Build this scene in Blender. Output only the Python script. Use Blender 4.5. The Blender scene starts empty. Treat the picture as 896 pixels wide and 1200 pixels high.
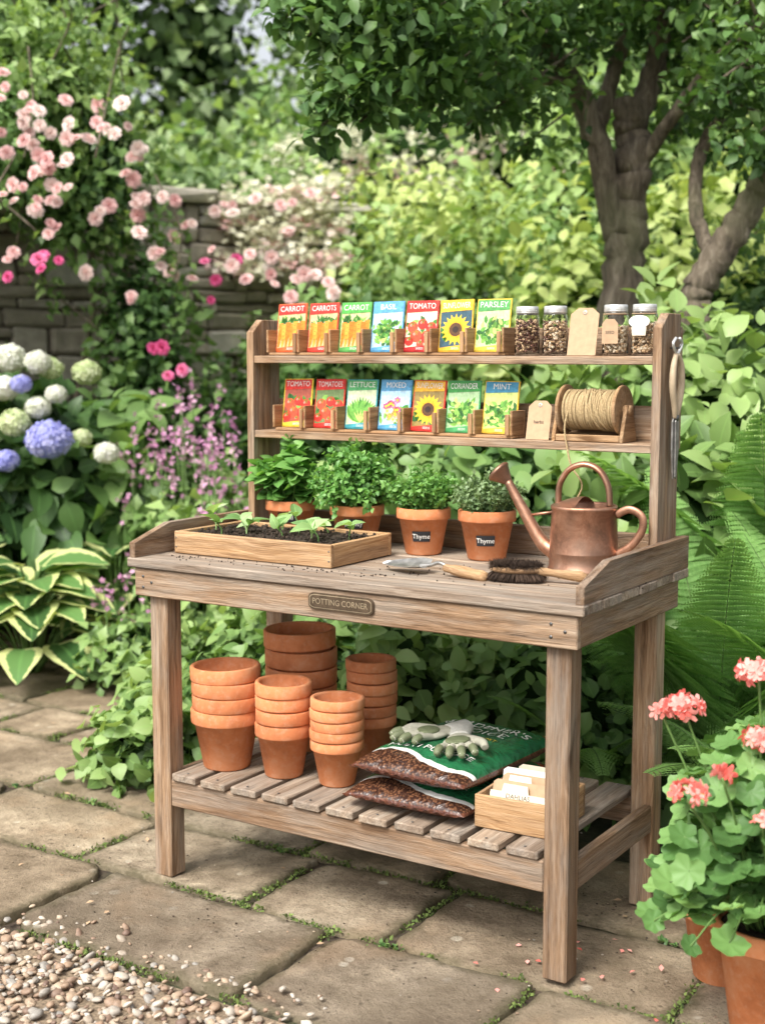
import bpy, math, random
import numpy as np
from mathutils import Matrix, Vector, noise
random.seed(7); rng=np.random.default_rng(7)
R=math.radians; pi=math.pi
scene=bpy.context.scene
BM=Matrix.Translation((-.6,3.728,0))@Matrix.Rotation(R(-32.7),4,'Z')
def W(x,y,z=0): return tuple(BM@Vector((x,y,z)))
def T(x,y,z): return Matrix.Translation((x,y,z))
def RZ(a): return Matrix.Rotation(R(a),4,'Z')
def RX(a): return Matrix.Rotation(R(a),4,'X')
def RY(a): return Matrix.Rotation(R(a),4,'Y')
def SC(x,y,z): return Matrix.Diagonal((x,y,z,1))
# ---------------- node helpers
def nd(nt,typ,ins=None,**p):
    n=nt.nodes.new(typ)
    for k,v in p.items(): setattr(n,k,v)
    if ins:
        for k,v in ins.items():
            if isinstance(v,bpy.types.NodeSocket): nt.links.new(v,n.inputs[k])
            else: n.inputs[k].default_value=v
    return n
def c4(c): return (c[0],c[1],c[2],1)
def ramp(nt,fac,stops,interp='LINEAR'):
    n=nt.nodes.new('ShaderNodeValToRGB'); cr=n.color_ramp; cr.interpolation=interp
    while len(cr.elements)<len(stops): cr.elements.new(.5)
    for e,(p,c) in zip(cr.elements,stops):
        e.position=p; e.color=c4(c) if not isinstance(c,(int,float)) else (c,c,c,1)
    nt.links.new(fac,n.inputs[0]); return n.outputs[0]
def mix(nt,f,a,b,bt='MIX'):
    n=nt.nodes.new('ShaderNodeMix'); n.data_type='RGBA'; n.blend_type=bt
    for i,v in ((0,f),(6,a),(7,b)):
        if isinstance(v,bpy.types.NodeSocket): nt.links.new(v,n.inputs[i])
        elif i==0: n.inputs[0].default_value=v
        else: n.inputs[i].default_value=c4(v)
    return n.outputs[2]
def math_(nt,op,a,b=0.0,clamp=False):
    n=nt.nodes.new('ShaderNodeMath'); n.operation=op; n.use_clamp=clamp
    for i,v in ((0,a),(1,b)):
        if isinstance(v,bpy.types.NodeSocket): nt.links.new(v,n.inputs[i])
        else: n.inputs[i].default_value=v
    return n.outputs[0]
def newmat(name):
    m=bpy.data.materials.new(name); m.use_nodes=True; nt=m.node_tree
    return m,nt,nt.nodes['Principled BSDF']
def attr(nt,name): return nd(nt,'ShaderNodeAttribute',attribute_name=name)
def scaled(nt,vec,s):
    return nd(nt,'ShaderNodeVectorMath',{0:vec,1:s},operation='MULTIPLY').outputs[0]
def noise_(nt,vec,scale,detail=4,rough=.55,dist=0):
    return nd(nt,'ShaderNodeTexNoise',{'Vector':vec,'Scale':scale,'Detail':detail,'Roughness':rough,'Distortion':dist}).outputs[0]
def bump(nt,b,h,strength,dist):
    n=nd(nt,'ShaderNodeBump',{'Height':h,'Strength':strength,'Distance':dist})
    nt.links.new(n.outputs[0],b.inputs['Normal']); return n
def objc(nt): return nd(nt,'ShaderNodeTexCoord').outputs['Object']
def plain(name,col,rough=.6,metal=0,var=.12,scale=30,spec=.4,bmp=0):
    m,nt,b=newmat(name); co=objc(nt)
    f=noise_(nt,co,scale,3)
    lo=[c*(1-var) for c in col]; hi=[min(1,c*(1+var)) for c in col]
    nt.links.new(ramp(nt,f,[(.3,lo),(.7,hi)]),b.inputs['Base Color'])
    b.inputs['Roughness'].default_value=rough; b.inputs['Metallic'].default_value=metal
    b.inputs['Specular IOR Level'].default_value=spec
    if bmp: bump(nt,b,f,bmp,.002)
    return m
def woodmat(name,dark,mid,light,rough=.75,knots=True,fine=1.0,grey=.4):
    m,nt,b=newmat(name)
    g=attr(nt,'gc').outputs['Vector']; rn=attr(nt,'rnd').outputs['Fac']
    wob=noise_(nt,scaled(nt,g,(3,6,6)),1.0,3)
    off=nd(nt,'ShaderNodeVectorMath',{0:g,1:nd(nt,'ShaderNodeCombineXYZ',{'Y':math_(nt,'MULTIPLY',wob,.06),'Z':math_(nt,'MULTIPLY',wob,.035)}).outputs[0]},operation='ADD').outputs[0]
    gr=noise_(nt,scaled(nt,off,(1.6,85*fine,85*fine)),1.0,6,.66)
    fi=noise_(nt,scaled(nt,g,(12,520*fine,520*fine)),1.0,3,.6)
    big=noise_(nt,scaled(nt,g,(2.2,11,11)),1.0,5,.62)
    s=math_(nt,'ADD',math_(nt,'MULTIPLY',gr,.60),math_(nt,'MULTIPLY',fi,.40))
    col=ramp(nt,s,[(.37,dark),(.5,mid),(.62,light)])
    dk=mix(nt,1.0,col,(.50,.44,.40),'MULTIPLY')
    col=mix(nt,ramp(nt,big,[(.44,0.0),(.68,.8)]),col,dk)
    gm=noise_(nt,scaled(nt,g,(3,20,20)),1.2,6,.68)
    gcol=mix(nt,1.0,(.34,.30,.25),ramp(nt,s,[(.38,.6),(.6,1.15)]),'MULTIPLY')
    col=mix(nt,ramp(nt,gm,[(.42,0.0),(.64,grey)]),col,gcol)
    if knots:
        vo=nd(nt,'ShaderNodeTexVoronoi',{'Vector':scaled(nt,off,(2.8,10,10)),'Scale':1.0})
        k=ramp(nt,vo.outputs['Distance'],[(.04,.9),(.13,0.0)])
        col=mix(nt,k,col,(dark[0]*.5,dark[1]*.45,dark[2]*.42))
        ck=ramp(nt,gr,[(.28,1.0),(.32,0.0)])
        col=mix(nt,ck,col,(.035,.024,.016))
    tone=ramp(nt,rn,[(0,(.74,.74,.76)),(1,(1.18,1.16,1.12))])
    col=mix(nt,1.0,col,tone,'MULTIPLY')
    nt.links.new(col,b.inputs['Base Color'])
    b.inputs['Roughness'].default_value=rough; b.inputs['Specular IOR Level'].default_value=.22
    bump(nt,b,s,.9,.005)
    return m
def mute(c,k=.14):
    l=.3*c[0]+.6*c[1]+.1*c[2]; return tuple(x*(1-k)+l*k for x in c)
def leafmat(name,a,bcol,c,trans=.3,rough=.45,tint=(1.5,1.5,.75),vein=True,variegated=None,spec=.35):
    m,nt,b=newmat(name)
    if bcol[1]>bcol[0] and bcol[1]>bcol[2]: a,bcol,c=mute(a),mute(bcol),mute(c)
    rn=attr(nt,'rnd').outputs['Fac']; g=attr(nt,'gc').outputs['Vector']
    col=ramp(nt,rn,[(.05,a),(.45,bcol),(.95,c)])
    if vein or variegated:
        sx=nd(nt,'ShaderNodeSeparateXYZ',{0:g}); ax=math_(nt,'ABSOLUTE',sx.outputs[0])
        if vein:
            v=ramp(nt,ax,[(0.02,.35),(.12,0.0)])
            col=mix(nt,v,col,tuple(min(1,x*1.9) for x in bcol))
        if variegated:
            n2=noise_(nt,scaled(nt,g,(3,5,5)),2.0,3)
            e=ramp(nt,math_(nt,'ADD',ax,math_(nt,'MULTIPLY',n2,.3)),[(.76,0.0),(.82,1.0)])
            col=mix(nt,e,col,variegated)
    nt.links.new(col,b.inputs['Base Color'])
    b.inputs['Roughness'].default_value=rough; b.inputs['Specular IOR Level'].default_value=spec
    tr=nd(nt,'ShaderNodeBsdfTranslucent',{'Color':mix(nt,1.0,col,tint,'MULTIPLY')})
    ms=nd(nt,'ShaderNodeMixShader',{0:trans,1:b.outputs[0],2:tr.outputs[0]})
    nt.links.new(ms.outputs[0],nt.nodes['Material Output'].inputs[0])
    return m
# ---------------- mesh builder
class MB:
    def __init__(s): s.V=[];s.L=[];s.N=[];s.M=[];s.S=[];s.G=[];s.R=[];s.mats=[];s.nv=0
    def mi(s,m):
        if m not in s.mats: s.mats.append(m)
        return s.mats.index(m)
    def raw(s,V,L,N,mat,smooth,G,Rn):
        s.V.append(V);s.L.append(L+s.nv);s.N.append(N);k=len(N)
        s.M.append(np.full(k,s.mi(mat)));s.S.append(np.full(k,smooth));s.G.append(G);s.R.append(Rn);s.nv+=len(V)
    def add(s,V,F,mat,M=None,smooth=False,G=None,rnd=None):
        V=np.array(V,dtype=float).reshape(-1,3)
        if G is None: G=V.copy()
        if M is not None:
            A=np.array(M); V=V@A[:3,:3].T+A[:3,3]
        L=np.array([i for f in F for i in f],dtype=np.int64); N=np.array([len(f) for f in F])
        if rnd is None: rnd=random.random()
        Rn=np.full(len(V),rnd) if np.isscalar(rnd) else np.array(rnd)
        s.raw(V,L,N,mat,smooth,np.array(G,dtype=float),Rn)
    def build(s,name,M=None,parent=None):
        V=np.concatenate(s.V);L=np.concatenate(s.L);N=np.concatenate(s.N)
        me=bpy.data.meshes.new(name)
        me.vertices.add(len(V)); me.vertices.foreach_set('co',V.astype(np.float32).ravel())
        me.loops.add(len(L)); me.loops.foreach_set('vertex_index',L.astype(np.int32))
        me.polygons.add(len(N)); st=np.concatenate([[0],np.cumsum(N)[:-1]])
        me.polygons.foreach_set('loop_start',st.astype(np.int32))
        for m in s.mats: me.materials.append(m)
        me.polygons.foreach_set('material_index',np.concatenate(s.M).astype(np.int32))
        me.polygons.foreach_set('use_smooth',np.concatenate(s.S).astype(bool))
        me.update(calc_edges=True)
        a=me.attributes.new('gc','FLOAT_VECTOR','POINT'); a.data.foreach_set('vector',np.concatenate(s.G).astype(np.float32).ravel())
        a=me.attributes.new('rnd','FLOAT','POINT'); a.data.foreach_set('value',np.concatenate(s.R).astype(np.float32))
        ob=bpy.data.objects.new(name,me); scene.collection.objects.link(ob)
        if parent: ob.parent=parent
        elif M is not None: ob.matrix_world=M
        return ob
def empty(name,M):
    e=bpy.data.objects.new(name,None); scene.collection.objects.link(e); e.matrix_world=M; e.empty_display_size=.1; return e
_idx={}
def _cb():
    ks=[(a,b,c) for a in(-1,1) for b in(-1,1) for c in(-1,1)]
    for i,k in enumerate(ks):
        for ax in range(3): _idx[(k,ax)]=i*3+ax
    F=[]
    for ax in range(3):
        o=[a for a in range(3) if a!=ax]
        for sg in(-1,1):
            f=[]
            for p,q in((-1,-1),(1,-1),(1,1),(-1,1)):
                k=[0,0,0];k[ax]=sg;k[o[0]]=p;k[o[1]]=q; f.append(_idx[(tuple(k),ax)])
            F.append(f)
    for ax in range(3):
        o=[a for a in range(3) if a!=ax]
        for p in(-1,1):
            for q in(-1,1):
                k1=[0,0,0];k1[o[0]]=p;k1[o[1]]=q;k2=list(k1);k1[ax]=-1;k2[ax]=1;k1=tuple(k1);k2=tuple(k2)
                F.append([_idx[(k1,o[0])],_idx[(k1,o[1])],_idx[(k2,o[1])],_idx[(k2,o[0])]])
    for k in ks: F.append([_idx[(k,0)],_idx[(k,1)],_idx[(k,2)]])
    return ks,F
_ks,_F=_cb()
def boxv(h,b):
    V=[]
    for k in _ks:
        for ax in range(3):
            V.append([k[i]*(h[i] if i==ax else h[i]-b) for i in range(3)])
    return np.array(V)
_V0=boxv((1,1,1),.1);_FF=[]
for f in _F:
    p=_V0[f]; n=np.cross(p[1]-p[0],p[2]-p[0])
    _FF.append(f if np.dot(n,p.mean(0))>0 else f[::-1])
def box(mb,xr,yr,zr,mat,b=.003,M=None,rnd=None,smooth=False,jit=0):
    c=np.array([(xr[0]+xr[1])/2,(yr[0]+yr[1])/2,(zr[0]+zr[1])/2]); h=[(xr[1]-xr[0])/2,(yr[1]-yr[0])/2,(zr[1]-zr[0])/2]
    b=min(b,min(h)*.45)
    V=boxv(h,b); o=np.argsort(h)[::-1]
    if jit: V=V+np.repeat(rng.normal(size=(8,3)),3,axis=0)*jit
    G=V[:,o]+np.array([random.random()*30,random.random()*30,random.random()*30])
    mb.add(V+c,_FF,mat,M,smooth,G,rnd)
def prism(mb,poly,t,mat,M=None,b=.002,long=0):
    P=np.array(poly,float); n=len(P)
    ar=sum(P[i][0]*P[(i+1)%n][1]-P[(i+1)%n][0]*P[i][1] for i in range(n))
    if ar<0: P=P[::-1]
    c=P.mean(0); D=c-P; Q=P+D/np.maximum(np.linalg.norm(D,axis=1)[:,None],1e-6)*b
    def ring(p,z): return [[a[0],a[1],z] for a in p]
    V=ring(Q,-t/2)+ring(P,-t/2+b)+ring(P,t/2-b)+ring(Q,t/2)
    F=[list(range(n))[::-1],list(range(3*n,4*n))]
    for k in range(3):
        for i in range(n):
            j=(i+1)%n; F.append([k*n+i,k*n+j,(k+1)*n+j,(k+1)*n+i])
    V=np.array(V); G=V.copy()
    if long==1: G=G[:,[1,0,2]]
    G=G+np.array([random.random()*30]*3)
    mb.add(V,F,mat,M,False,G)
def lathe(mb,prof,mat,n=32,M=None,smooth=True,rnd=None,wob=0):
    V=[];F=[];m=len(prof)
    for k,(r,z) in enumerate(prof):
        for i in range(n):
            a=2*pi*i/n; V.append([max(r,1e-5)*math.cos(a),max(r,1e-5)*math.sin(a),z])
    for k in range(m-1):
        for i in range(n):
            j=(i+1)%n; F.append([k*n+i,k*n+j,(k+1)*n+j,(k+1)*n+i])
    V=np.array(V)
    mb.add(V,F,mat,M,smooth,V[:,[2,0,1]]+random.random()*20,rnd)
def tube(mb,pts,rad,mat,n=8,M=None,cap=True,rnd=None,flat=None):
    P=np.array(pts,float); m=len(P)
    if np.isscalar(rad): rad=[rad]*m
    if len(rad)!=m: rad=list(np.interp(np.linspace(0,1,m),np.linspace(0,1,len(rad)),rad))
    Tn=np.gradient(P,axis=0); Tn/=np.linalg.norm(Tn,axis=1)[:,None]+1e-9
    u=np.cross(Tn[0],[0,0,1]); 
    if np.linalg.norm(u)<.1: u=np.cross(Tn[0],[0,1,0])
    V=[];G=[];L=0;off=random.random()*20
    for k in range(m):
        if k: L+=np.linalg.norm(P[k]-P[k-1])
        u=u-Tn[k]*np.dot(u,Tn[k]); u/=np.linalg.norm(u); w=np.cross(Tn[k],u)
        for i in range(n):
            a=2*pi*i/n; ru,rw=(rad[k],rad[k]) if flat is None else (rad[k],rad[k]*flat)
            V.append(P[k]+u*math.cos(a)*ru+w*math.sin(a)*rw); G.append([L+off,math.cos(a)*rad[k],math.sin(a)*rad[k]])
    F=[]
    for k in range(m-1):
        for i in range(n):
            j=(i+1)%n; F.append([k*n+i,k*n+j,(k+1)*n+j,(k+1)*n+i])
    if cap: F.append(list(range(n))[::-1]); F.append(list(range((m-1)*n,m*n)))
    mb.add(V,F,mat,M,True,G,rnd)
def curve(pts,n=16):
    P=[Vector(p) for p in pts]; P=[P[0]*2-P[1]]+P+[P[-1]*2-P[-2]]; o=[]
    for i in range(1,len(P)-2):
        for k in range(n):
            t=k/n; a,b,c,d=P[i-1],P[i],P[i+1],P[i+2]
            o.append(tuple(.5*((2*b)+(c-a)*t+(2*a-5*b+4*c-d)*t*t+(3*b-a-3*c+d)*t**3)))
    o.append(tuple(P[-2])); return o
import bmesh
def icot(sub):
    bm=bmesh.new(); bmesh.ops.create_icosphere(bm,subdivisions=sub,radius=1); 
    V=np.array([v.co[:] for v in bm.verts]);F=[[v.index for v in f.verts] for f in bm.faces]; bm.free(); return V,F
ICO1=icot(1);ICO2=icot(2);ICO3=icot(3)
def tl_lo(w=.35,fold=.3,curl=.2):
    V=[[0,0,0],[-w,.45,fold*w],[0,.45,.03],[w,.45,fold*w],[0,1,-curl]]
    return np.array(V,float),[[0,3,2],[0,2,1],[2,3,4],[1,2,4]],np.array([[0,0,0],[-1,.45,0],[0,.45,0],[1,.45,0],[0,1,0]],float)
def tl_hi(rows=5,w=.35,fold=.25,curl=.25,pk=.8,wave=0):
    V=[];G=[];F=[]
    for i in range(rows+1):
        t=i/rows; hw=max(.012,w*math.sin(pi*min(1,t**pk))**.8 if 0<t<1 else .012)
        for u in(-1,0,1):
            V.append([u*hw,t,fold*abs(u)*hw-curl*t*t+(wave*math.sin(i*2.4) if u else 0)]);G.append([u,t,0])
    for i in range(rows):
        for u in(0,1): a=i*3+u; F.append([a,a+1,a+4,a+3])
    return np.array(V),F,np.array(G,float)
LO=tl_lo();LON=tl_lo(.2);HI=tl_hi();MI=tl_hi(3,.33,.3,.25);ROUND=tl_hi(5,.45,.15,.3,.75)
def tl_floret(k,cup=.15,w=.35):
    V=[[0,0,0]];F=[];G=[[.5,0,0]]
    for i in range(k):
        a=2*pi*i/k; d=np.array([math.cos(a),math.sin(a),0]);s=np.array([-math.sin(a),math.cos(a),0]);b=len(V)
        V+=[list(d*.55+s*w+[0,0,cup*.6]),list(d*1.0+s*w*.55+[0,0,cup]),list(d*1.0-s*w*.55+[0,0,cup]),list(d*.55-s*w+[0,0,cup*.6])]
        G+=[[.5,.5,0]]*4; F.append([0,b+3,b+2,b+1,b])
    return np.array(V,float),F,np.array(G,float)
FL4=tl_floret(4);FL5=tl_floret(5,.2,.3)
def tl_rose():
    V=[];F=[];G=[]
    for ring,(k,op,ln) in enumerate([(3,.2,.5),(5,.55,.62),(6,1.0,.75),(7,1.35,.85)]):
        for i in range(k):
            a=2*pi*(i+ring*.37)/k; d=np.array([math.cos(a),math.sin(a),0]);s=np.array([-math.sin(a),math.cos(a),0]);z=np.array([0,0,1.])
            def pt(t,u): 
                an=op*(.5+.5*t); return (d*math.sin(an)*t+z*math.cos(an)*t*.9)*ln+s*u*ln
            b=len(V);V+=[pt(0,0),pt(.55,.42),pt(1,.3),pt(1.05,0),pt(1,-.3),pt(.55,-.42)];G+=[[.5,.3*ring,0]]*6
            F.append([b,b+1,b+2,b+3,b+4,b+5])
    return np.array(V),F,np.array(G,float)
ROSE=tl_rose()
def tl_ger():
    n=28;V=[[0,0,0]];G=[[.4,0,0]];F=[]
    for rr in(.5,1):
        for i in range(n):
            a=2*pi*(i+.5)/n; r=rr*(1+.09*math.cos(7*a)*rr); ed=min(i,n-1-i)
            if ed<2: r*=[.55,.9][ed] if rr==1 else .8
            V.append([r*math.sin(a)*-1,-r*math.cos(a)*1+0,.22*rr*rr-.05+.09*math.sin(7*a+1)*rr**2]);G.append([.4,rr,0])
    for i in range(n):
        j=(i+1)%n; 
        F.append([0,1+i,1+j]); F.append([1+i,1+n+i,1+n+j,1+j])
    return np.array(V),F,np.array(G,float)
GER=tl_ger()
def nrm(a): return a/(np.linalg.norm(a,axis=-1,keepdims=True)+1e-9)
def leaves(mb,tm,pos,d,n,size,mat,rnd=None,smooth=True):
    Vt,Ft,Gt=tm; pos=np.asarray(pos,float);K=len(pos)
    if K==0: return
    d=nrm(np.asarray(d,float)); n=np.asarray(n,float)
    s=nrm(np.cross(d,n)); n2=np.cross(s,d); size=np.broadcast_to(size,(K,))
    V=pos[:,None,:]+size[:,None,None]*(Vt[None,:,0:1]*s[:,None]+Vt[None,:,1:2]*d[:,None]+Vt[None,:,2:3]*n2[:,None])
    L1=np.array([i for f in Ft for i in f]);N1=np.array([len(f) for f in Ft]);kv=len(Vt)
    L=(L1[None]+(np.arange(K)*kv)[:,None]).ravel();N=np.tile(N1,K)
    if rnd is None: rnd=rng.random(K)
    G=np.tile(Gt,(K,1)); G[:,2]=np.repeat(rng.random(K)*10,kv)
    mb.raw(V.reshape(-1,3),L,N,mat,smooth,G,np.repeat(rnd,kv))
def rdir(k): return nrm(rng.normal(size=(k,3)))
def blob_leaves(mb,c,r,cnt,size,tm,mat,inner=.65,frontcull=None,up=.5,droop=.3,lump=.28,zmin=.02):
    c=np.array(c);r=np.array(r if not np.isscalar(r) else (r,r,r),float)
    q=rdir(cnt); sd=random.random()*50
    lv=np.array([noise.noise(Vector(v*1.9)+Vector((sd,sd,0))) for v in q])
    lv2=np.array([noise.noise(Vector(v*4.5)+Vector((sd,0,sd))) for v in q])
    rad=(1+lump*1.6*lv+lump*.8*lv2)*(inner+(1.06-inner)*rng.random(cnt)**.6)
    p=c+q*rad[:,None]*r
    k=p[:,2]>zmin
    if frontcull is not None: k&=(q[:,1]<frontcull)
    p=p[k];q=q[k];m=len(p)
    n=nrm(q*.7+np.array([0,-.15,up])+rdir(m)*.55)
    d=rdir(m)+q*.6+np.array([0,0,-droop])
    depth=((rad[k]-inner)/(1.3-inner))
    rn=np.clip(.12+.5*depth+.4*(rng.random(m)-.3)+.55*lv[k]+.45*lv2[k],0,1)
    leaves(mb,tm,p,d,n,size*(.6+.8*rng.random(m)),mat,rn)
    return p,q
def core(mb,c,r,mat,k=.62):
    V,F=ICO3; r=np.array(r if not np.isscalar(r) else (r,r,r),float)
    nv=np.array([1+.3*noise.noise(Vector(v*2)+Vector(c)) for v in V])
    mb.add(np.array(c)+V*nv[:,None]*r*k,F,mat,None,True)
# ---------------- materials
WOOD=woodmat('weathered_wood',(.135,.080,.044),(.30,.19,.112),(.42,.29,.185),grey=.55)
WOODT=woodmat('grey_top_wood',(.18,.13,.09),(.34,.26,.19),(.48,.39,.30),grey=.7)
WOODR=woodmat('rack_wood',(.20,.105,.045),(.36,.21,.105),(.48,.30,.16),knots=False,grey=.15)
WOODB=woodmat('pale_box_wood',(.26,.14,.06),(.44,.27,.135),(.57,.38,.21),grey=.2)
def terracotta():
    m,nt,b=newmat('terracotta'); co=objc(nt); rn=attr(nt,'rnd').outputs['Fac']
    f=noise_(nt,co,9,6,.65); f2=noise_(nt,co,60,4,.6)
    col=ramp(nt,f,[(.3,(.42,.145,.06)),(.5,(.60,.225,.095)),(.72,(.68,.33,.18))])
    col=mix(nt,ramp(nt,f2,[(.5,0.0),(.75,.3)]),col,(.68,.46,.33))
    col=mix(nt,1.0,col,ramp(nt,rn,[(0,(.84,.80,.78)),(1,(1.08,1.06,1.04))]),'MULTIPLY')
    nt.links.new(col,b.inputs['Base Color']); b.inputs['Roughness'].default_value=.8;b.inputs['Specular IOR Level'].default_value=.2
    bump(nt,b,f2,.2,.002); return m
TC=terracotta()
def soilmat():
    m,nt,b=newmat('soil'); co=objc(nt); f=noise_(nt,co,60,6,.7)
    nt.links.new(ramp(nt,f,[(.35,(.014,.010,.006)),(.65,(.07,.045,.03))]),b.inputs['Base Color'])
    b.inputs['Roughness'].default_value=.95; bump(nt,b,f,1,.01); return m
SOIL=soilmat()
def copper():
    m,nt,b=newmat('aged_copper'); co=objc(nt); f=noise_(nt,co,13,7,.7,.6); f2=noise_(nt,co,5,5,.65)
    col=ramp(nt,f,[(.32,(.19,.095,.06)),(.5,(.42,.215,.135)),(.68,(.60,.36,.25))])
    col=mix(nt,ramp(nt,f2,[(.45,0.0),(.62,.75)]),col,(.22,.14,.10))
    nt.links.new(col,b.inputs['Base Color']); b.inputs['Metallic'].default_value=.8
    nt.links.new(ramp(nt,f,[(.3,.52),(.7,.30)]),b.inputs['Roughness']); bump(nt,b,f,.18,.003); return m
COP=copper()
BRONZE=plain('bronze_plaque',(.12,.085,.055),.5,.6,.3,80,bmp=.3)
BRONZEL=plain('bronze_letters',(.46,.37,.25),.4,.6,.15,80)
STEEL=plain('brushed_steel',(.62,.62,.60),.4,.5,.22,60)
STEELT=plain('trowel_steel',(.36,.35,.33),.38,.75,.4,40,bmp=.2)
STEELD=plain('dark_steel',(.14,.14,.14),.45,.8,.2,60)
KRAFT=plain('kraft_card',(.46,.31,.19),.85,0,.1,60)
CREAM=plain('cream_card',(.66,.58,.45),.85,0,.07,60)
WHITE=plain('white_print',(.75,.73,.68),.6,0,.05,50)
INK=plain('black_ink',(.02,.02,.02),.6,0,.05)
SLATE=plain('chalk_label',(.018,.018,.02),.7,0,.2)
PC={}
def pc(c):
    if c not in PC: PC[c]=plain('print_%d'%len(PC),c,.5,0,.25,110)
    return PC[c]
def glassmat():
    m,nt,b=newmat('jar_glass'); b.inputs['Base Color'].default_value=(1,1,1,1); b.inputs['Roughness'].default_value=.0
    b.inputs['Transmission Weight'].default_value=1; b.inputs['IOR'].default_value=1.18
    return m
GLASS=glassmat()
BEAN=[plain('bean_dark',(.16,.08,.055),.4),plain('bean_tan',(.58,.40,.23),.5),plain('bean_cream',(.75,.63,.46),.5)]
LD=leafmat('leaf_dark',(.018,.05,.015),(.045,.115,.028),(.11,.21,.05))
LM=leafmat('leaf_mid',(.025,.07,.016),(.080,.185,.036),(.19,.33,.075))
LL=leafmat('leaf_light',(.045,.10,.02),(.14,.26,.05),(.30,.44,.12))
LY=leafmat('leaf_yellowgreen',(.08,.14,.025),(.25,.36,.06),(.46,.55,.15))
LV=leafmat('leaf_far_hazed',(.06,.12,.035),(.16,.27,.085),(.33,.45,.19),vein=False)  # paler greens: atmospheric brightening of far foliage put into the leaf colour
LH=leafmat('leaf_herb',(.04,.12,.017),(.10,.29,.04),(.23,.46,.09),.35,.4)
LT=leafmat('leaf_thyme',(.05,.11,.035),(.13,.23,.08),(.25,.36,.15),.25)
LG=leafmat('leaf_geranium',(.04,.11,.025),(.11,.26,.05),(.23,.42,.10),.3,.5,vein=False)
LF=leafmat('leaf_fern',(.05,.14,.03),(.14,.32,.06),(.27,.48,.12),.4,.5)
LHO=leafmat('leaf_hosta',(.035,.10,.02),(.08,.20,.04),(.13,.28,.06),.25,.4,variegated=(.58,.62,.27))
LSEED=leafmat('leaf_seedling',(.14,.30,.07),(.28,.48,.14),(.45,.62,.28),.35)
LMOSS=leafmat('moss',(.04,.07,.01),(.11,.17,.025),(.2,.28,.05),.2,.8,vein=False)
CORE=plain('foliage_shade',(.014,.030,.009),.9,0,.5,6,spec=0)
STEM=plain('green_stem',(.10,.18,.045),.6,0,.3)
def petal(name,a,b_,c,tr=.3): return leafmat(name,a,b_,c,tr,.6,(1.1,1,1),vein=False)
PPINK=petal('rose_pink',(.68,.38,.38),(.84,.60,.57),(.88,.78,.72))
PHOT=petal('rose_deep_pink',(.55,.06,.20),(.70,.12,.30),(.78,.25,.42))
PBLUE=petal('hydrangea_blue',(.26,.27,.62),(.38,.40,.75),(.56,.56,.82))
PWHT=petal('hydrangea_white',(.55,.60,.42),(.72,.75,.60),(.82,.82,.76))
PGRN=petal('hydrangea_green',(.36,.48,.16),(.52,.62,.27),(.68,.74,.45))
PCOR=petal('geranium_coral',(.80,.16,.13),(.88,.28,.24),(.92,.48,.42))
PMAG=petal('magenta',(.50,.2,.40),(.66,.33,.52),(.8,.5,.66))
PCRM=petal('cream_blossom',(.5,.52,.35),(.7,.7,.5),(.8,.8,.66))
def barkmat():
    m,nt,b=newmat('bark'); co=objc(nt)
    f=noise_(nt,scaled(nt,co,(14,14,3.5)),1.6,7,.7,.6); f2=noise_(nt,co,2.5,4)
    col=ramp(nt,f,[(.3,(.04,.03,.022)),(.5,(.17,.135,.095)),(.7,(.34,.285,.215))])
    col=mix(nt,ramp(nt,f2,[(.5,0.0),(.72,.5)]),col,(.15,.17,.075))
    nt.links.new(col,b.inputs['Base Color']); b.inputs['Roughness'].default_value=.9; bump(nt,b,f,1,.03); return m
BARK=barkmat()
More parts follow.
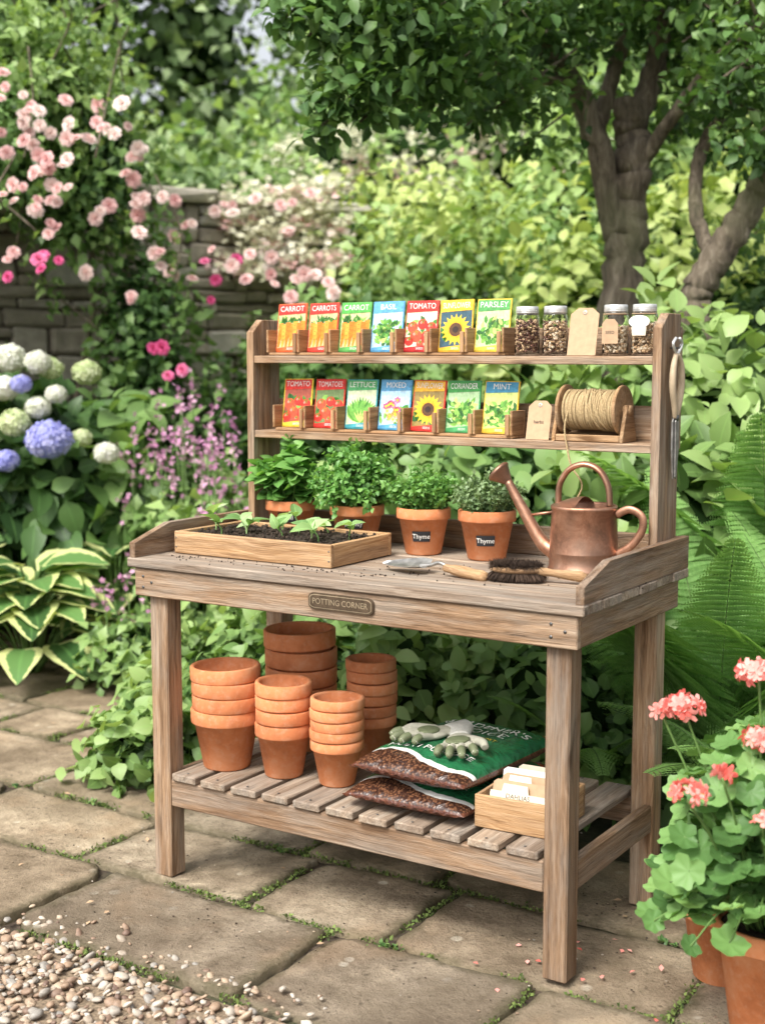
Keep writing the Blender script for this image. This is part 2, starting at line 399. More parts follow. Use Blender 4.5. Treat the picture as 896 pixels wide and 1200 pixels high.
def pavemat():
    m,nt,b=newmat('flagstone'); co=objc(nt); rn=attr(nt,'rnd').outputs['Fac']; g=nd(nt,'ShaderNodeSeparateXYZ',{0:attr(nt,'gc').outputs['Vector']})
    f=noise_(nt,co,3.0,8,.68); f2=noise_(nt,co,13,8,.75); f3=noise_(nt,co,120,4,.65)
    col=ramp(nt,f,[(.33,(.17,.135,.095)),(.47,(.30,.25,.19)),(.55,(.38,.325,.25)),(.68,(.48,.42,.335))])
    col=mix(nt,.85,col,ramp(nt,f2,[(.32,(.36,.32,.27)),(.46,(.82,.79,.75)),(.56,(1.0,.98,.95)),(.68,(1.32,1.29,1.22))]),'MULTIPLY')
    col=mix(nt,ramp(nt,f3,[(.52,0.0),(.70,.5)]),col,(.095,.075,.05))
    vo2=nd(nt,'ShaderNodeTexVoronoi',{'Vector':co,'Scale':30.0}); sp=noise_(nt,co,5,3)
    col=mix(nt,math_(nt,'MULTIPLY',ramp(nt,vo2.outputs['Distance'],[(.10,.85),(.22,0.0)]),ramp(nt,sp,[(.46,0.0),(.54,1.0)])),col,(.085,.065,.045))
    lich=nd(nt,'ShaderNodeTexVoronoi',{'Vector':co,'Scale':11.0,'Randomness':1.0})
    lm=math_(nt,'MULTIPLY',ramp(nt,math_(nt,'ADD',lich.outputs['Distance'],math_(nt,'MULTIPLY',f2,.35)),[(.30,1.0),(.36,0.0)]),ramp(nt,sp,[(.40,.75),(.5,0.0)]))
    col=mix(nt,lm,col,(.56,.53,.45))
    gst=ramp(nt,noise_(nt,co,1.3,5,.62),[(.50,0.0),(.62,.55)]); col=mix(nt,gst,col,(.15,.118,.08))
    rst=ramp(nt,noise_(nt,scaled(nt,co,(1,1,1)),2.1,5,.6),[(.56,0.0),(.68,.5)]); col=mix(nt,rst,col,(.36,.26,.17))
    col=mix(nt,1.0,col,ramp(nt,rn,[(0,(.76,.73,.70)),(.35,(1.02,.94,.84)),(.7,(.95,.93,.90)),(1,(1.2,1.14,1.04))]),'MULTIPLY')
    mossf=math_(nt,'MULTIPLY',ramp(nt,math_(nt,'ADD',g.outputs[2],math_(nt,'MULTIPLY',f2,.10)),[(.045,1.0),(.085,0.0)]),.65)
    col=mix(nt,mossf,col,(.075,.068,.03))
    nt.links.new(col,b.inputs['Base Color']); nt.links.new(ramp(nt,f,[(.3,.55),(.7,.85)]),b.inputs['Roughness']); b.inputs['Specular IOR Level'].default_value=.35
    h=math_(nt,'ADD',math_(nt,'MULTIPLY',f2,.8),math_(nt,'MULTIPLY',f3,.2)); bump(nt,b,h,.9,.022); return m
PAVE=pavemat()
def tonemat(name,stops,rough=.8,sc=60,bmp=.4,mossy=False):
    m,nt,b=newmat(name); co=objc(nt); rn=attr(nt,'rnd').outputs['Fac']; f=noise_(nt,co,sc,5,.65)
    col=ramp(nt,rn,stops); col=mix(nt,.6,col,ramp(nt,f,[(.3,.55),(.7,1.2)]),'MULTIPLY')
    if mossy: col=mix(nt,ramp(nt,noise_(nt,co,1.7,4),[(.5,0.0),(.65,.35)]),col,(.12,.125,.07))
    nt.links.new(col,b.inputs['Base Color']); b.inputs['Roughness'].default_value=rough; bump(nt,b,f,bmp,.015 if mossy else .002); return m
GRAV=tonemat('gravel_stone',[(0,(.16,.10,.075)),(.25,(.33,.225,.15)),(.5,(.44,.34,.24)),(.75,(.28,.26,.23)),(.93,(.48,.41,.33)),(1,(.62,.56,.47))],.6,120,.2)
WALLM=tonemat('wall_stone',[(0,(.27,.235,.18)),(.4,(.42,.37,.29)),(.7,(.48,.44,.36)),(1,(.55,.52,.45))],.9,14,.9,True)
MORT=plain('wall_mortar',(.12,.10,.075),.95,0,.3,20)
def groundmat():
    m,nt,b=newmat('garden_ground'); co=objc(nt); f=noise_(nt,co,1.3,5); f2=noise_(nt,co,40,6,.7)
    col=ramp(nt,f2,[(.35,(.03,.02,.013)),(.65,(.105,.075,.05))])
    col=mix(nt,ramp(nt,f,[(.45,0.0),(.6,.5)]),col,(.035,.06,.015))
    nt.links.new(col,b.inputs['Base Color']); b.inputs['Roughness'].default_value=.95; bump(nt,b,f2,.8,.01); return m
# ---------------- ground
g=MB(); S=150
g.add([[-S,-S,-.022],[S,-S,-.022],[S,S,-.022],[-S,S,-.022]],[[0,1,2,3]],groundmat()); g.build('ground')
pv=MB(); joints=[]
def slab(x0,x1,y0,y1):
    g_=.006; x0+=g_+random.random()*.009;x1-=g_+random.random()*.009;y0+=g_+random.random()*.009;y1-=g_+random.random()*.009
    nx=max(6,int((x1-x0)/.028));ny=max(6,int((y1-y0)/.028)); sd=random.random()*90; z0=random.uniform(-.007,.001)
    tx,ty=random.uniform(-.009,.009),random.uniform(-.009,.009); chips=[(random.choice((0,1)),random.choice((0,1)),random.uniform(.01,.05)) for _ in range(3)]
    V=[];G=[];F=[]; ew=.007
    us=[0,ew/(x1-x0)]+list(np.linspace(0,1,nx)[1:-1])+[1-ew/(x1-x0),1]; vs=[0,ew/(y1-y0)]+list(np.linspace(0,1,ny)[1:-1])+[1-ew/(y1-y0),1]
    for v in vs:
        for u in us:
            x=x0+(x1-x0)*u;y=y0+(y1-y0)*v
            ex=noise.noise(Vector((x*6,y*6,sd)))*.020+noise.noise(Vector((x*28,y*28,sd)))*.009;ey=noise.noise(Vector((x*6,y*6,sd+9)))*.020+noise.noise(Vector((x*28,y*28,sd+5)))*.009
            kx=abs(2*u-1)**6;ky=abs(2*v-1)**6
            cr=0
            for cu,cv,cs in chips:
                d=abs(u-cu)*(x1-x0)+abs(v-cv)*(y1-y0)
                if d<cs*1.6: cr=(cs*1.6-d)*.4
            e=min(u*(x1-x0),(1-u)*(x1-x0),v*(y1-y0),(1-v)*(y1-y0))
            z=z0+tx*(u-.5)+ty*(v-.5)+noise.noise(Vector((x*5,y*5,sd)))*.006+noise.noise(Vector((x*16,y*16,sd)))*.0035-(.0055 if e<.001 else 0)
            V.append([x+ex*kx-cr*np.sign(u-.5),y+ey*ky-cr*np.sign(v-.5),z]);G.append([u,v,e])
    a=len(us);b=len(vs)
    for j in range(b-1):
        for i in range(a-1): q=j*a+i;F.append([q,q+1,q+1+a,q+a])
    ring=[i for i in range(a)]+[j*a+a-1 for j in range(1,b)]+[(b-1)*a+i for i in range(a-2,-1,-1)]+[j*a for j in range(b-2,0,-1)]
    base=len(V)
    for r_ in ring: V.append([V[r_][0],V[r_][1],-.045]);G.append([0,0,0])
    for k in range(len(ring)): l=(k+1)%len(ring);F.append([ring[l],ring[k],base+k,base+l])
    pv.add(V,F,PAVE,None,True,G)
    joints.append((x0-.010,x1,y0-.010,y1))
rows=[-1.55,-1.02,-.50,-.06,.33,.78,1.14,1.6,1.98,2.45,2.9,3.4]
random.seed(23)
for k in range(len(rows)-1):
    y0,y1=rows[k],rows[k+1]
    x=-3.6+random.random()*.4; xe=2.6
    if y1<=-.49: x=.80 if k==1 else .86
    if k>=5: xe=-.15-.1*(k-5)
    if k in(3,4): xe=1.75
    while x<xe:
        w=random.uniform(.36,.80); 
        if random.random()<.3 and y1-y0>.42:
            ym=y0+(y1-y0)*random.uniform(.4,.6); w=random.uniform(.35,.6); slab(x,x+w,y0,ym);slab(x,x+w,ym,y1)
        else: slab(x,x+w,y0,y1)
        x+=w
pv.build('flagstone_paving',BM)
ms=MB(); P=[]
for (x0,x1,y0,y1) in joints:
    for edge in range(2):
        L=(x1-x0) if edge==0 else (y1-y0); n=int(L*640)
        for i in range(n):
            t=random.random(); x,y=(x0+L*t,y0) if edge==0 else (x0,y0+L*t)
            if noise.noise(Vector((x*2.3,y*2.3,3)))+.6*noise.noise(Vector((x*11,y*11,3)))<-.06: continue
            P.append([x+random.gauss(0,.008),y+random.gauss(0,.008),-.014+random.random()*.012])
P=np.array(P); n=len(P)
leaves(ms,LO,P,rdir(n)+[0,0,.7],rdir(n)+[0,0,.5],.005+.009*rng.random(n),LMOSS)
for k in range(40):
    x0,x1,y0,y1=random.choice(joints); 
    wx,wy=(random.uniform(x0,x1),y0) if k%2 else (x0,random.uniform(y0,y1))
    n=22; c=np.array([wx,wy,-.012]); leaves(ms,MI,c+rng.normal(size=(n,3))*[.018,.012,.003],rdir(n)*[1,1,.3]+[0,0,.7],rdir(n)*.4+[0,0,1],.018*rng.uniform(.5,1.2,n),LM)
ms.build('joint_moss',BM)
cr=MB();V0,F0=ICO1
for i in range(1700):
    x,y=random.uniform(-1,2),random.uniform(-1.3,1.2)
    if y<-.5 and x<.85 : continue
    if noise.noise(Vector((x*2,y*2,8)))<.0 and random.random()<.75: continue
    s=random.uniform(.0012,.0042); cr.add(V0*np.array([s,s*random.uniform(.5,1),s*.5])+[x,y,.001],F0,SOIL if random.random()<.6 else GRAV)
pp=np.array([[random.uniform(1.0,1.9),random.uniform(-.9,.3),.003] for i in range(45)]); leaves(cr,tl_hi(2,.4,.2,.1),pp,rdir(45)*[1,1,.1],rdir(45)*.3+[0,0,1],.016,PCOR)
pp=np.array([[random.uniform(-2,1.6),random.uniform(-.5,2.2),.004] for i in range(90)]); leaves(cr,tl_hi(2,.3,.2,.1),pp,rdir(90)*[1,1,.1],rdir(90)*.3+[0,0,1],.022,KRAFT)
cr.build('fallen_debris',BM)
# gravel
gv=MB();V0,F0=ICO2;L0=np.array([i for f in F0 for i in f]);K=8500
px=rng.uniform(-1.6,.86,K);py=-.48-rng.random(K)*1.25
keep=(px<.84)&(py<-.495+.02*np.sin(px*9)); px=px[keep];py=py[keep]
ex_x=rng.uniform(-1.3,.84,150);ex_y=-.48+np.abs(rng.normal(size=150))*.06; px=np.concatenate([px,ex_x]);py=np.concatenate([py,ex_y]);K=len(px)
s=.006+.0095*rng.random(K)**1.8; s[-150:]*=.7
base=V0[None]*(1+.18*rng.normal(size=(K,len(V0),1))*.5)*np.stack([s*(.9+.5*rng.random(K)),s*(.75+.3*rng.random(K)),s*(.5+.3*rng.random(K))],1)[:,None,:]
ang=rng.random(K)*2*pi
ca,sa=np.cos(ang)[:,None],np.sin(ang)[:,None]
bx=base[:,:,0]*ca-base[:,:,1]*sa;by=base[:,:,0]*sa+base[:,:,1]*ca;bz=base[:,:,2]+bx*(.35*rng.normal(size=(K,1)))
zz=-.018+.016*rng.random((K,1)); zz[-150:]=.003
Vg=np.stack([bx+px[:,None],by+py[:,None],bz+zz],2)
gv.raw(Vg.reshape(-1,3),(L0[None]+(np.arange(K)*len(V0))[:,None]).ravel(),np.full(K*len(F0),3),GRAV,True,Vg.reshape(-1,3),np.repeat(rng.random(K),len(V0)))
gv.add([[-2.5,-2.2,-.017],[.83,-2.2,-.017],[.83,-.505,-.017],[-2.5,-.505,-.017]],[[0,1,2,3]],plain('gravel_bed',(.2,.15,.10),.9,0,.5,120,bmp=1))
gv.build('gravel',BM)
# ---------------- bench
random.seed(31)
b=MB(); TZ=.903
for lx in(0,1.208):
    for ly in(0,.522): box(b,(lx-.031,lx+.031),(ly-.031,ly+.031),(0,.874),WOOD,.004)
box(b,(-.062,1.265),(-.055,-.0335),(.800,.877),WOOD,rnd=.7)
box(b,(1.243,1.264),(-.033,.575),(.801,.876),WOOD); box(b,(-.061,-.04),(-.033,.575),(.801,.876),WOOD)
box(b,(-.039,1.242),(.5545,.575),(.802,.875),WOOD)
ny=6;y=-.066;w=(.600+.066)/ny
for i in range(ny):
    box(b,(-.080+random.uniform(-.003,.003),1.281+random.uniform(-.004,.004)),(y+.0018,y+w-.0018),(.8785,TZ+random.uniform(-.0015,.001)),WOODT,.003,rnd=random.uniform(.2,1)); y+=w
pf=[(-.058,TZ+.0015),(-.058,.945),(.085,.988),(.598,.988),(.598,TZ+.0015)]
YZ=Matrix(((0,0,1,0),(1,0,0,0),(0,1,0,0),(0,0,0,1)))
prism(b,pf,.021,WOOD,T(-.067,0,0)@YZ); prism(b,pf,.021,WOOD,T(1.2705,0,0)@YZ)
box(b,(-.055,1.2585),(.577,.597),(TZ+.0015,.986),WOOD)
up=[(.43,TZ+.001),(.43,1.525),(.475,1.562),(.56,1.562),(.56,TZ+.001)]
prism(b,up,.023,WOOD,T(-.0335,0,0)@YZ,long=1); prism(b,up,.023,WOOD,T(1.2465,0,0)@YZ,long=1)
for z in(1.455,1.233): box(b,(-.0215,1.2345),(.433,.557),(z-.022,z),WOOD,.002,rnd=.85)
box(b,(-.045,1.258),(.5615,.579),(1.437,1.53),WOOD); box(b,(-.045,1.258),(.5615,.579),(1.215,1.325),WOOD)
box(b,(.0325,1.1755),(-.028,-.004),(.208,.284),WOOD); box(b,(.0325,1.1755),(.526,.55),(.208,.284),WOOD)
box(b,(1.212,1.237),(.0325,.4895),(.209,.283),WOOD);box(b,(-.029,-.004),(.0325,.4895),(.209,.283),WOOD)
ns=11;x=.034;w=(1.174-.034)/ns
for i in range(ns):
    box(b,(x+.010,x+w-.010),(-.038+random.uniform(-.003,.003),.553),(.2855,.306+random.uniform(-.001,.001)),WOODT,.003,rnd=random.random()*.7)
    for yy in(-.016,.538): lathe(b,[(0,0),(.0035,0),(.0035,.0006),(0,.0008)],STEELD,8,T(x+w/2,yy,.307))
    x+=w
for sx,zz in((-.03,.825),(-.03,.855),(1.2,.825),(1.2,.855),(1.235,.84),(.0,.84)):
    lathe(b,[(0,0),(.004,0),(.004,.001),(0,.0012)],STEELD,10,T(sx,-.0555,zz)@RX(90))
b.build('potting_bench',BM)
# ---------------- text
_tc={}
def textgeo(s,size,align='CENTER'):
    k=(s,size,align)
    if k not in _tc:
        cu=bpy.data.curves.new('t','FONT');cu.body=s;cu.size=size;cu.align_x=align;cu.align_y='CENTER';cu.resolution_u=3
        o=bpy.data.objects.new('t',cu);scene.collection.objects.link(o);bpy.context.view_layer.update()
        me=bpy.data.meshes.new_from_object(o.evaluated_get(bpy.context.evaluated_depsgraph_get()))
        _tc[k]=(np.array([v.co[:] for v in me.vertices]),[list(p.vertices) for p in me.polygons])
        bpy.data.objects.remove(o);bpy.data.curves.remove(cu);bpy.data.meshes.remove(me)
    return _tc[k]
def text(mb,s,size,mat,M,maxw=None):
    V,F=textgeo(s,size)
    if len(V)==0: return
    V=V.copy()
    if maxw:
        w=V[:,0].max()-V[:,0].min()
        if w>maxw: V[:,0]*=maxw/w
    mb.add(V,F,mat,M)
XZ=RX(90)
p=MB(); n=10; W2,H2=.098,.021
out=[]
for cx,cy,a0 in((W2-.018,H2-.012,0),(-W2+.018,H2-.012,90),(-W2+.018,-H2+.012,180),(W2-.018,-H2+.012,270)):
    for i in range(n): a=R(a0+90*i/(n-1)); out.append((cx+.018*math.cos(a),cy+.012*math.sin(a)))
prism(p,out,.006,BRONZE,XZ,.0015)
prism(p,[(x*.95,y*.82) for x,y in out],.002,BRONZEL,T(0,-.0032,0)@XZ,.0003)
prism(p,[(x*.93,y*.74) for x,y in out],.002,BRONZE,T(0,-.0038,0)@XZ,.0003)
text(p,'POTTING CORNER',.021,BRONZEL,T(0,-.0056,0)@XZ,.165)
p.build('name_plaque',BM@T(.628,-.0592,.845))
# ---------------- seed packets
ORG=(.78,.22,.02);RED=(.60,.03,.02);GRN=(.06,.22,.03);GRL=(.22,.45,.08);YEL=(.85,.55,.03);BRN=(.09,.04,.015);BLU=(.10,.32,.55);SKY=(.42,.62,.75);PNK=(.72,.2,.35);DGR=(.03,.12,.03);LIM=(.45,.6,.15);WAR=(.8,.68,.42)
def packet(kind,head,bg,foot,word,M):
    mb=MB(); w,h,t=.105,.145,.005
    box(mb,(-w/2,w/2),(-t/2,t/2),(0,h),pc(foot),.0012)
    def poly(pts,layer,col):
        pts=[(x*1.06,z) for x,z in pts]; n=len(pts)
        ar=sum(pts[i][0]*pts[(i+1)%n][1]-pts[(i+1)%n][0]*pts[i][1] for i in range(n))
        if ar<0: pts=pts[::-1]
        mb.add([[x,-t/2-.00022*layer,z] for x,z in pts],[list(range(n))],pc(col))
    e=.003; w=.098
    poly([(-w/2+e,.012),(w/2-e,.012),(w/2-e,h-e),(-w/2+e,h-e)],1,bg)
    poly([(-w/2+e,h-.034),(w/2-e,h-.030),(w/2-e,h-e),(-w/2+e,h-e)],6,head)
    def circ(cx,cz,r,layer,col,k=18,sx=1):
        poly([(cx+r*sx*math.cos(2*pi*i/k),cz+r*math.sin(2*pi*i/k)) for i in range(k)],layer,col)
    def lf(cx,cz,a,L,wd,layer,col):
        d=(math.sin(a),math.cos(a));s=(d[1],-d[0])
        poly([(min(.046,max(-.046,cx+d[0]*L*u+s[0]*wd*v)),cz+d[1]*L*u+s[1]*wd*v) for u,v in((0,0),(.3,.8),(.6,.8),(1,0),(.6,-.8),(.3,-.8))],layer,col)
    rd=random.Random(word+str(M[0][3]))
    if kind=='carrot':
        for i in range(28): lf(rd.uniform(-.042,.042),rd.uniform(.076,.092),rd.uniform(-1,1),.022,.004,2,[GRN,GRL,DGR][i%3])
        for i in range(7):
            x=-.036+i*.0125; zt=.086-.004*(i%2)+.001*i; sl=-.006
            poly([(x-.0078,zt),(x+.0078,zt+.001),(x+.0065,zt-.035),(x+sl+.0035,.016),(x+sl-.0015,.015),(x-.0078,zt-.03)],3+i%3,[ORG,(.85,.32,.04),(.68,.16,.01)][i%3])
            for q in range(4): poly([(x-.006,zt-.010-q*.012),(x+.001,zt-.010-q*.012),(x+.001,zt-.0108-q*.012),(x-.006,zt-.0108-q*.012)],6,(.5,.1,.01))
    elif kind=='tomato':
        for i in range(16): lf(rd.uniform(-.04,.04),rd.uniform(.03,.085),rd.uniform(-2,2),.025,.008,2,[GRN,GRL,DGR][i%3])
        for i,(x,z,r) in enumerate([(-.026,.070,.016),(.004,.078,.015),(.030,.068,.016),(-.014,.045,.018),(.020,.042,.019),(-.034,.030,.013),(.0,.022,.011),(.036,.022,.010)]):
            circ(x,z,r,3+i%2,RED if i%3 else (.72,.07,.03)); circ(x-r*.3,z+r*.3,r*.25,5,(.85,.3,.22),8)
            for q in range(5): lf(x,z+r*.55,q*1.256,r*.6,.0015,5,GRN)
    elif kind=='sunflower':
        for i in range(12): lf(rd.uniform(-.04,.04),.02+rd.random()*.03,rd.uniform(-1.5,1.5),.035,.01,2,GRN if i%2 else DGR)
        for q in range(18): lf(0,.062,q*2*pi/18,.045,.0075,3,YEL)
        for q in range(18): lf(0,.062,(q+.5)*2*pi/18,.036,.006,4,(.9,.42,.02))
        circ(0,.062,.019,5,BRN); circ(0,.062,.009,6,(.03,.015,.01))
    elif kind=='leaf':
        for i in range(100):
            lf(rd.gauss(0,.020),.018+rd.random()*.062,rd.uniform(-1.6,1.6),.014+.012*rd.random(),.006,2+i%4,[GRN,GRL,(.12,.33,.05),LIM,DGR][i%5])
    elif kind=='lettuce':
        for i in range(16):
            a=(i-7.5)*.12; lf(a*.006,.018,a,.078-abs(a)*.014,.011,2+i%3,[GRL,GRN,(.14,.36,.06)][i%3])
        for i in range(5): a=(i-2)*.3; lf(0,.018,a,.04,.003,5,LIM)
    elif kind=='flowers':
        for i in range(26): lf(rd.uniform(-.04,.04),.015+rd.random()*.05,rd.uniform(-1.5,1.5),.03,.006,2,GRN if i%2 else GRL)
        for i in range(13):
            x,z=rd.uniform(-.033,.033),rd.uniform(.03,.09)
            c=[PNK,(.75,.35,.1),(.6,.1,.25),WAR][i%4]
            for q in range(6): lf(x,z,q*1.047,.012,.005,3,c)
            circ(x,z,.0035,4,YEL,8)
    poly([(-w/2+e,.004),(w/2-e,.004),(w/2-e,.022),(0,.017),(-w/2+e,.012)],6,foot)
    text(mb,word,.0225,WHITE if sum(head)<1.5 else INK,T(0,-t/2-.0018,h-.0165)@XZ,.086)
    text(mb,'SEEDS',.009,WHITE,T(0,-t/2-.0018,.0095)@XZ,.05)
    return mb.build(kind+'_seed_packet',M)
top=[('carrot',RED,(.55,.45,.22),(.65,.12,.03),'CARROT'),('carrot',RED,(.50,.42,.22),(.6,.05,.03),'CARROTS'),('carrot',(.08,.35,.06),(.52,.48,.25),(.1,.35,.08),'CARROT'),
     ('leaf',BLU,SKY,BLU,'BASIL'),('tomato',RED,(.65,.6,.45),(.45,.02,.02),'TOMATO'),('sunflower',(.75,.45,.03),(.04,.09,.12),(.7,.4,.03),'SUNFLOWER'),('leaf',(.08,.3,.08),(.45,.6,.3),(.7,.5,.05),'PARSLEY')]
bot=[('tomato',RED,(.35,.08,.05),(.75,.55,.05),'TOMATO'),('tomato',RED,(.15,.22,.08),RED,'TOMATOES'),('lettuce',(.08,.35,.12),(.55,.62,.4),(.05,.3,.35),'LETTUCE'),
     ('flowers',BLU,SKY,(.08,.3,.5),'MIXED'),('sunflower',(.75,.4,.03),(.28,.2,.06),RED,'SUNFLOWER'),('leaf',(.05,.28,.06),(.35,.52,.28),(.06,.3,.1),'CORIANDER'),('leaf',(.05,.25,.4),(.55,.65,.2),(.7,.45,.04),'MINT')]
def rack(zs,x0,pitch,lst):
    r_=MB(); n=len(lst)
    box(r_,(x0-.055,x0+pitch*(n-1)+.06),(.455,.53),(zs+.001,zs+.009),WOODR,.002)
    box(r_,(x0-.055,x0+pitch*(n-1)+.06),(.518,.530),(zs+.0095,zs+.075),WOODR,.002)
    for i in range(n+1):
        x=x0+pitch*(i-.5)+.0
        box(r_,(x-.0034,x+.0034),(.450,.5175),(zs+.0095,zs+.076),WOODR,.001,rnd=.8)
        if 0<i: box(r_,(x-.016,x-.0038),(.444,.452),(zs+.0095,zs+.066),WOODR,.0015,rnd=.9)
    r_.build('seed_packet_rack',BM)
    for i,a in enumerate(lst):
        packet(*a,BM@T(x0+pitch*i,.488+random.uniform(-.004,.004),zs+.0105)@RZ(random.uniform(-1,1))@RX(-9)@RY(random.uniform(-1.2,1.2)))
rack(1.455,.073,.1125,top); rack(1.233,.094,.1135,bot)
# ---------------- jars
def child(mb,name,root): return mb.build(name,None,root)
def jar(x,fill,mats,tag=None):
    M=BM@T(x,.478,1.456); root=empty('seed_jar',M); j=MB()
    lathe(j,[(0,0),(.030,0),(.0335,.004),(.0335,.098),(.031,.108),(.027,.113),(.027,.120),(.025,.120),(.025,.112),(.029,.106),(.0315,.097),(.0315,.006),(0,.005)],GLASS,32)
    child(j,'glass_body',root)
    l=MB(); lathe(l,[(.0275,.108),(.0300,.108),(.0300,.127),(.0285,.129),(0,.129)],STEEL,32)
    for z in(.112,.116): lathe(l,[(.0301,z),(.0307,z+.001),(.0301,z+.002)],STEEL,32)
    child(l,'metal_lid',root)
    s_=MB();V,F=ICO1
    for i in range(420):
        a=random.random()*2*pi; rr=.0275*math.sqrt(random.random()) if i%3==0 else .0275; z=.009+random.random()*fill
        e=random.uniform(.0032,.0046); s_.add(V*np.array([e*1.3,e,e*.9]),F,random.choice(mats),T(rr*math.cos(a),rr*math.sin(a),z)@RZ(random.random()*360)@RX(random.random()*360),True)
    child(s_,'seeds',root)
    if tag:
        t_=MB()
        if tag=='kraft':
            prism(t_,[(-.022,-.03),(.022,-.03),(.022,.02),(.012,.032),(-.012,.032),(-.022,.02)],.0015,KRAFT,T(0,-.036,.06)@XZ,.0004)
            text(t_,'SEED',.011,INK,T(0,-.0372,.058)@XZ)
        else:
            prism(t_,[(.022*math.cos(a)*1.3,.016*math.sin(a)) for a in np.linspace(0,2*pi,14)[:-1]],.0015,WHITE,T(0,-.036,.085)@XZ,.0004)
            prism(t_,[(-.018,-.012),(.018,-.012),(.02,.01),(-.02,.01)],.0015,CREAM,T(0,-.037,.062)@XZ,.0004)
        ring=[(.0315*math.cos(a),.0315*math.sin(a),.105) for a in np.linspace(0,2*pi,20)]
        tube(t_,ring,.0012,KRAFT,5); child(t_,'tag',root)
jar(.863,.085,[BEAN[0],BEAN[0],BEAN[1]]);jar(.945,.08,[BEAN[1],BEAN[2],BEAN[1],BEAN[0]]);jar(1.115,.065,[BEAN[1],BEAN[2]],'kraft');jar(1.193,.075,[BEAN[1],BEAN[2],BEAN[1]],'cloth')
def ktag(x,z,w,h,y=.47):
    k=MB()
    prism(k,[(-w,0),(w,0),(w,h-.016),(w*.5,h),(-w*.5,h),(-w,h-.016)],.002,KRAFT,XZ,.0005)
    lathe(k,[(.0035,0),(.0055,0),(.0055,.0008),(.0035,.0008)],STEEL,14,T(0,-.0012,h-.012)@RX(90))
    if w<.036: text(k,'herbs',.013,INK,T(0,-.0022,h*.45)@XZ,w*1.3)
    k.build('kraft_plant_tag',BM@T(x,y,z+.001)@RX(-12))
ktag(1.03,1.455,.040,.125,.455);ktag(.905,1.233,.034,.105,.46)
# ---------------- twine spool
TW,nt,bb=newmat('jute_twine')
gg=attr(nt,'gc').outputs['Vector']; wv=nd(nt,'ShaderNodeTexWave',{'Vector':gg,'Scale':95.0,'Distortion':2.5,'Detail':2.0,'Detail Scale':3.0},wave_type='BANDS',bands_direction='X')
nt.links.new(ramp(nt,wv.outputs[1],[(.1,(.30,.20,.09)),(.7,(.64,.49,.27))]),bb.inputs['Base Color']); bb.inputs['Roughness'].default_value=.9; bump(nt,bb,wv.outputs[1],.8,.002)
s_=MB();cx=1.055;A=T(cx,.487,1.233+.083)@RY(90)
lathe(s_,[(.001,-.072),(.046,-.072),(.049,-.055),(.048,0),(.050,.05),(.046,.072),(.001,.072)],TW,40,A)
for i in range(25):
    z=-.069+i*.0057; ph=random.uniform(-.004,.004)
    tube(s_,[((.0505)*math.cos(a),(.0505)*math.sin(a),z+ph*math.sin(a)) for a in np.linspace(0,2*pi,26)],.0027,TW,5,A,False)
for i in range(7):
    z0_,z1_=random.uniform(-.065,.0),random.uniform(.0,.065); a0=random.random()*6
    tube(s_,[(.0535*math.cos(a0+a),.0535*math.sin(a0+a),z0_+(z1_-z0_)*a/5) for a in np.linspace(0,5,30)],.0022,TW,5,A,False)
for z in(-.083,.075):
    lathe(s_,[(0,z),(.063,z),(.065,z+.002),(.065,z+.007),(.063,z+.009),(0,z+.009)],WOODB,40,A,False)
lathe(s_,[(0,-.104),(.013,-.104),(.013,.104),(0,.104)],WOODB,20,A)
for sx in(-.095,.095):
    prism(s_,[(-.045,0),(.045,0),(.045,.012),(.016,.095),(-.016,.095),(-.045,.012)],.010,WOODB,T(cx+sx,.487,1.2345)@YZ)
box(s_,(cx-.089,cx+.089),(.443,.455),(1.2345,1.252),WOODB,.002);box(s_,(cx-.089,cx+.089),(.519,.531),(1.2345,1.252),WOODB,.002)
tube(s_,curve([(cx-.05,.436,1.315),(cx-.055,.427,1.27),(cx-.045,.422,1.22),(cx-.03,.42,1.17),(cx+.0,.42,1.12),(cx-.03,.41,1.05),(cx-.02,.40,.98)],10),.0024,TW,6)
s_.build('twine_spool',BM)
# ---------------- terracotta pots
def potprof(R_,H,rim,z0=0,inner=True):
    rb=R_*.66; rc=R_*.90
    p=[(0.0,z0),(rb-.004,z0),(rb,z0+.004),(rc,z0+H-rim),(R_*.985,z0+H-rim),(R_,z0+H-rim+.004),(R_,z0+H-.003),(R_-.003,z0+H),(R_-.010,z0+H),(R_-.013,z0+H-.006)]
    if inner: p+=[(rb-.006,z0+.012),(0,z0+.012)]
    return p
def stack(x,y,R_,H,rim,n,pitch):
    s=MB()
    for i in range(n+1):
        dx,dy=(random.uniform(-.0025,.0025),random.uniform(-.0025,.0025)) if i else (0,0)
        lathe(s,potprof(R_*random.uniform(.98,1.01),H,rim,0),TC,44,T(dx,dy,i*pitch)@RX(random.uniform(-1,1) if i else 0)@RY(random.uniform(-1,1) if i else 0))
    s.build('terracotta_pot_stack',BM@T(x,y,.307))
stack(.125,.105,.100,.170,.040,3,.040);stack(.31,.125,.080,.150,.036,3,.038);stack(.478,.140,.074,.125,.028,4,.0285)
stack(.19,.375,.106,.19,.050,3,.055);stack(.435,.375,.072,.135,.030,5,.032)
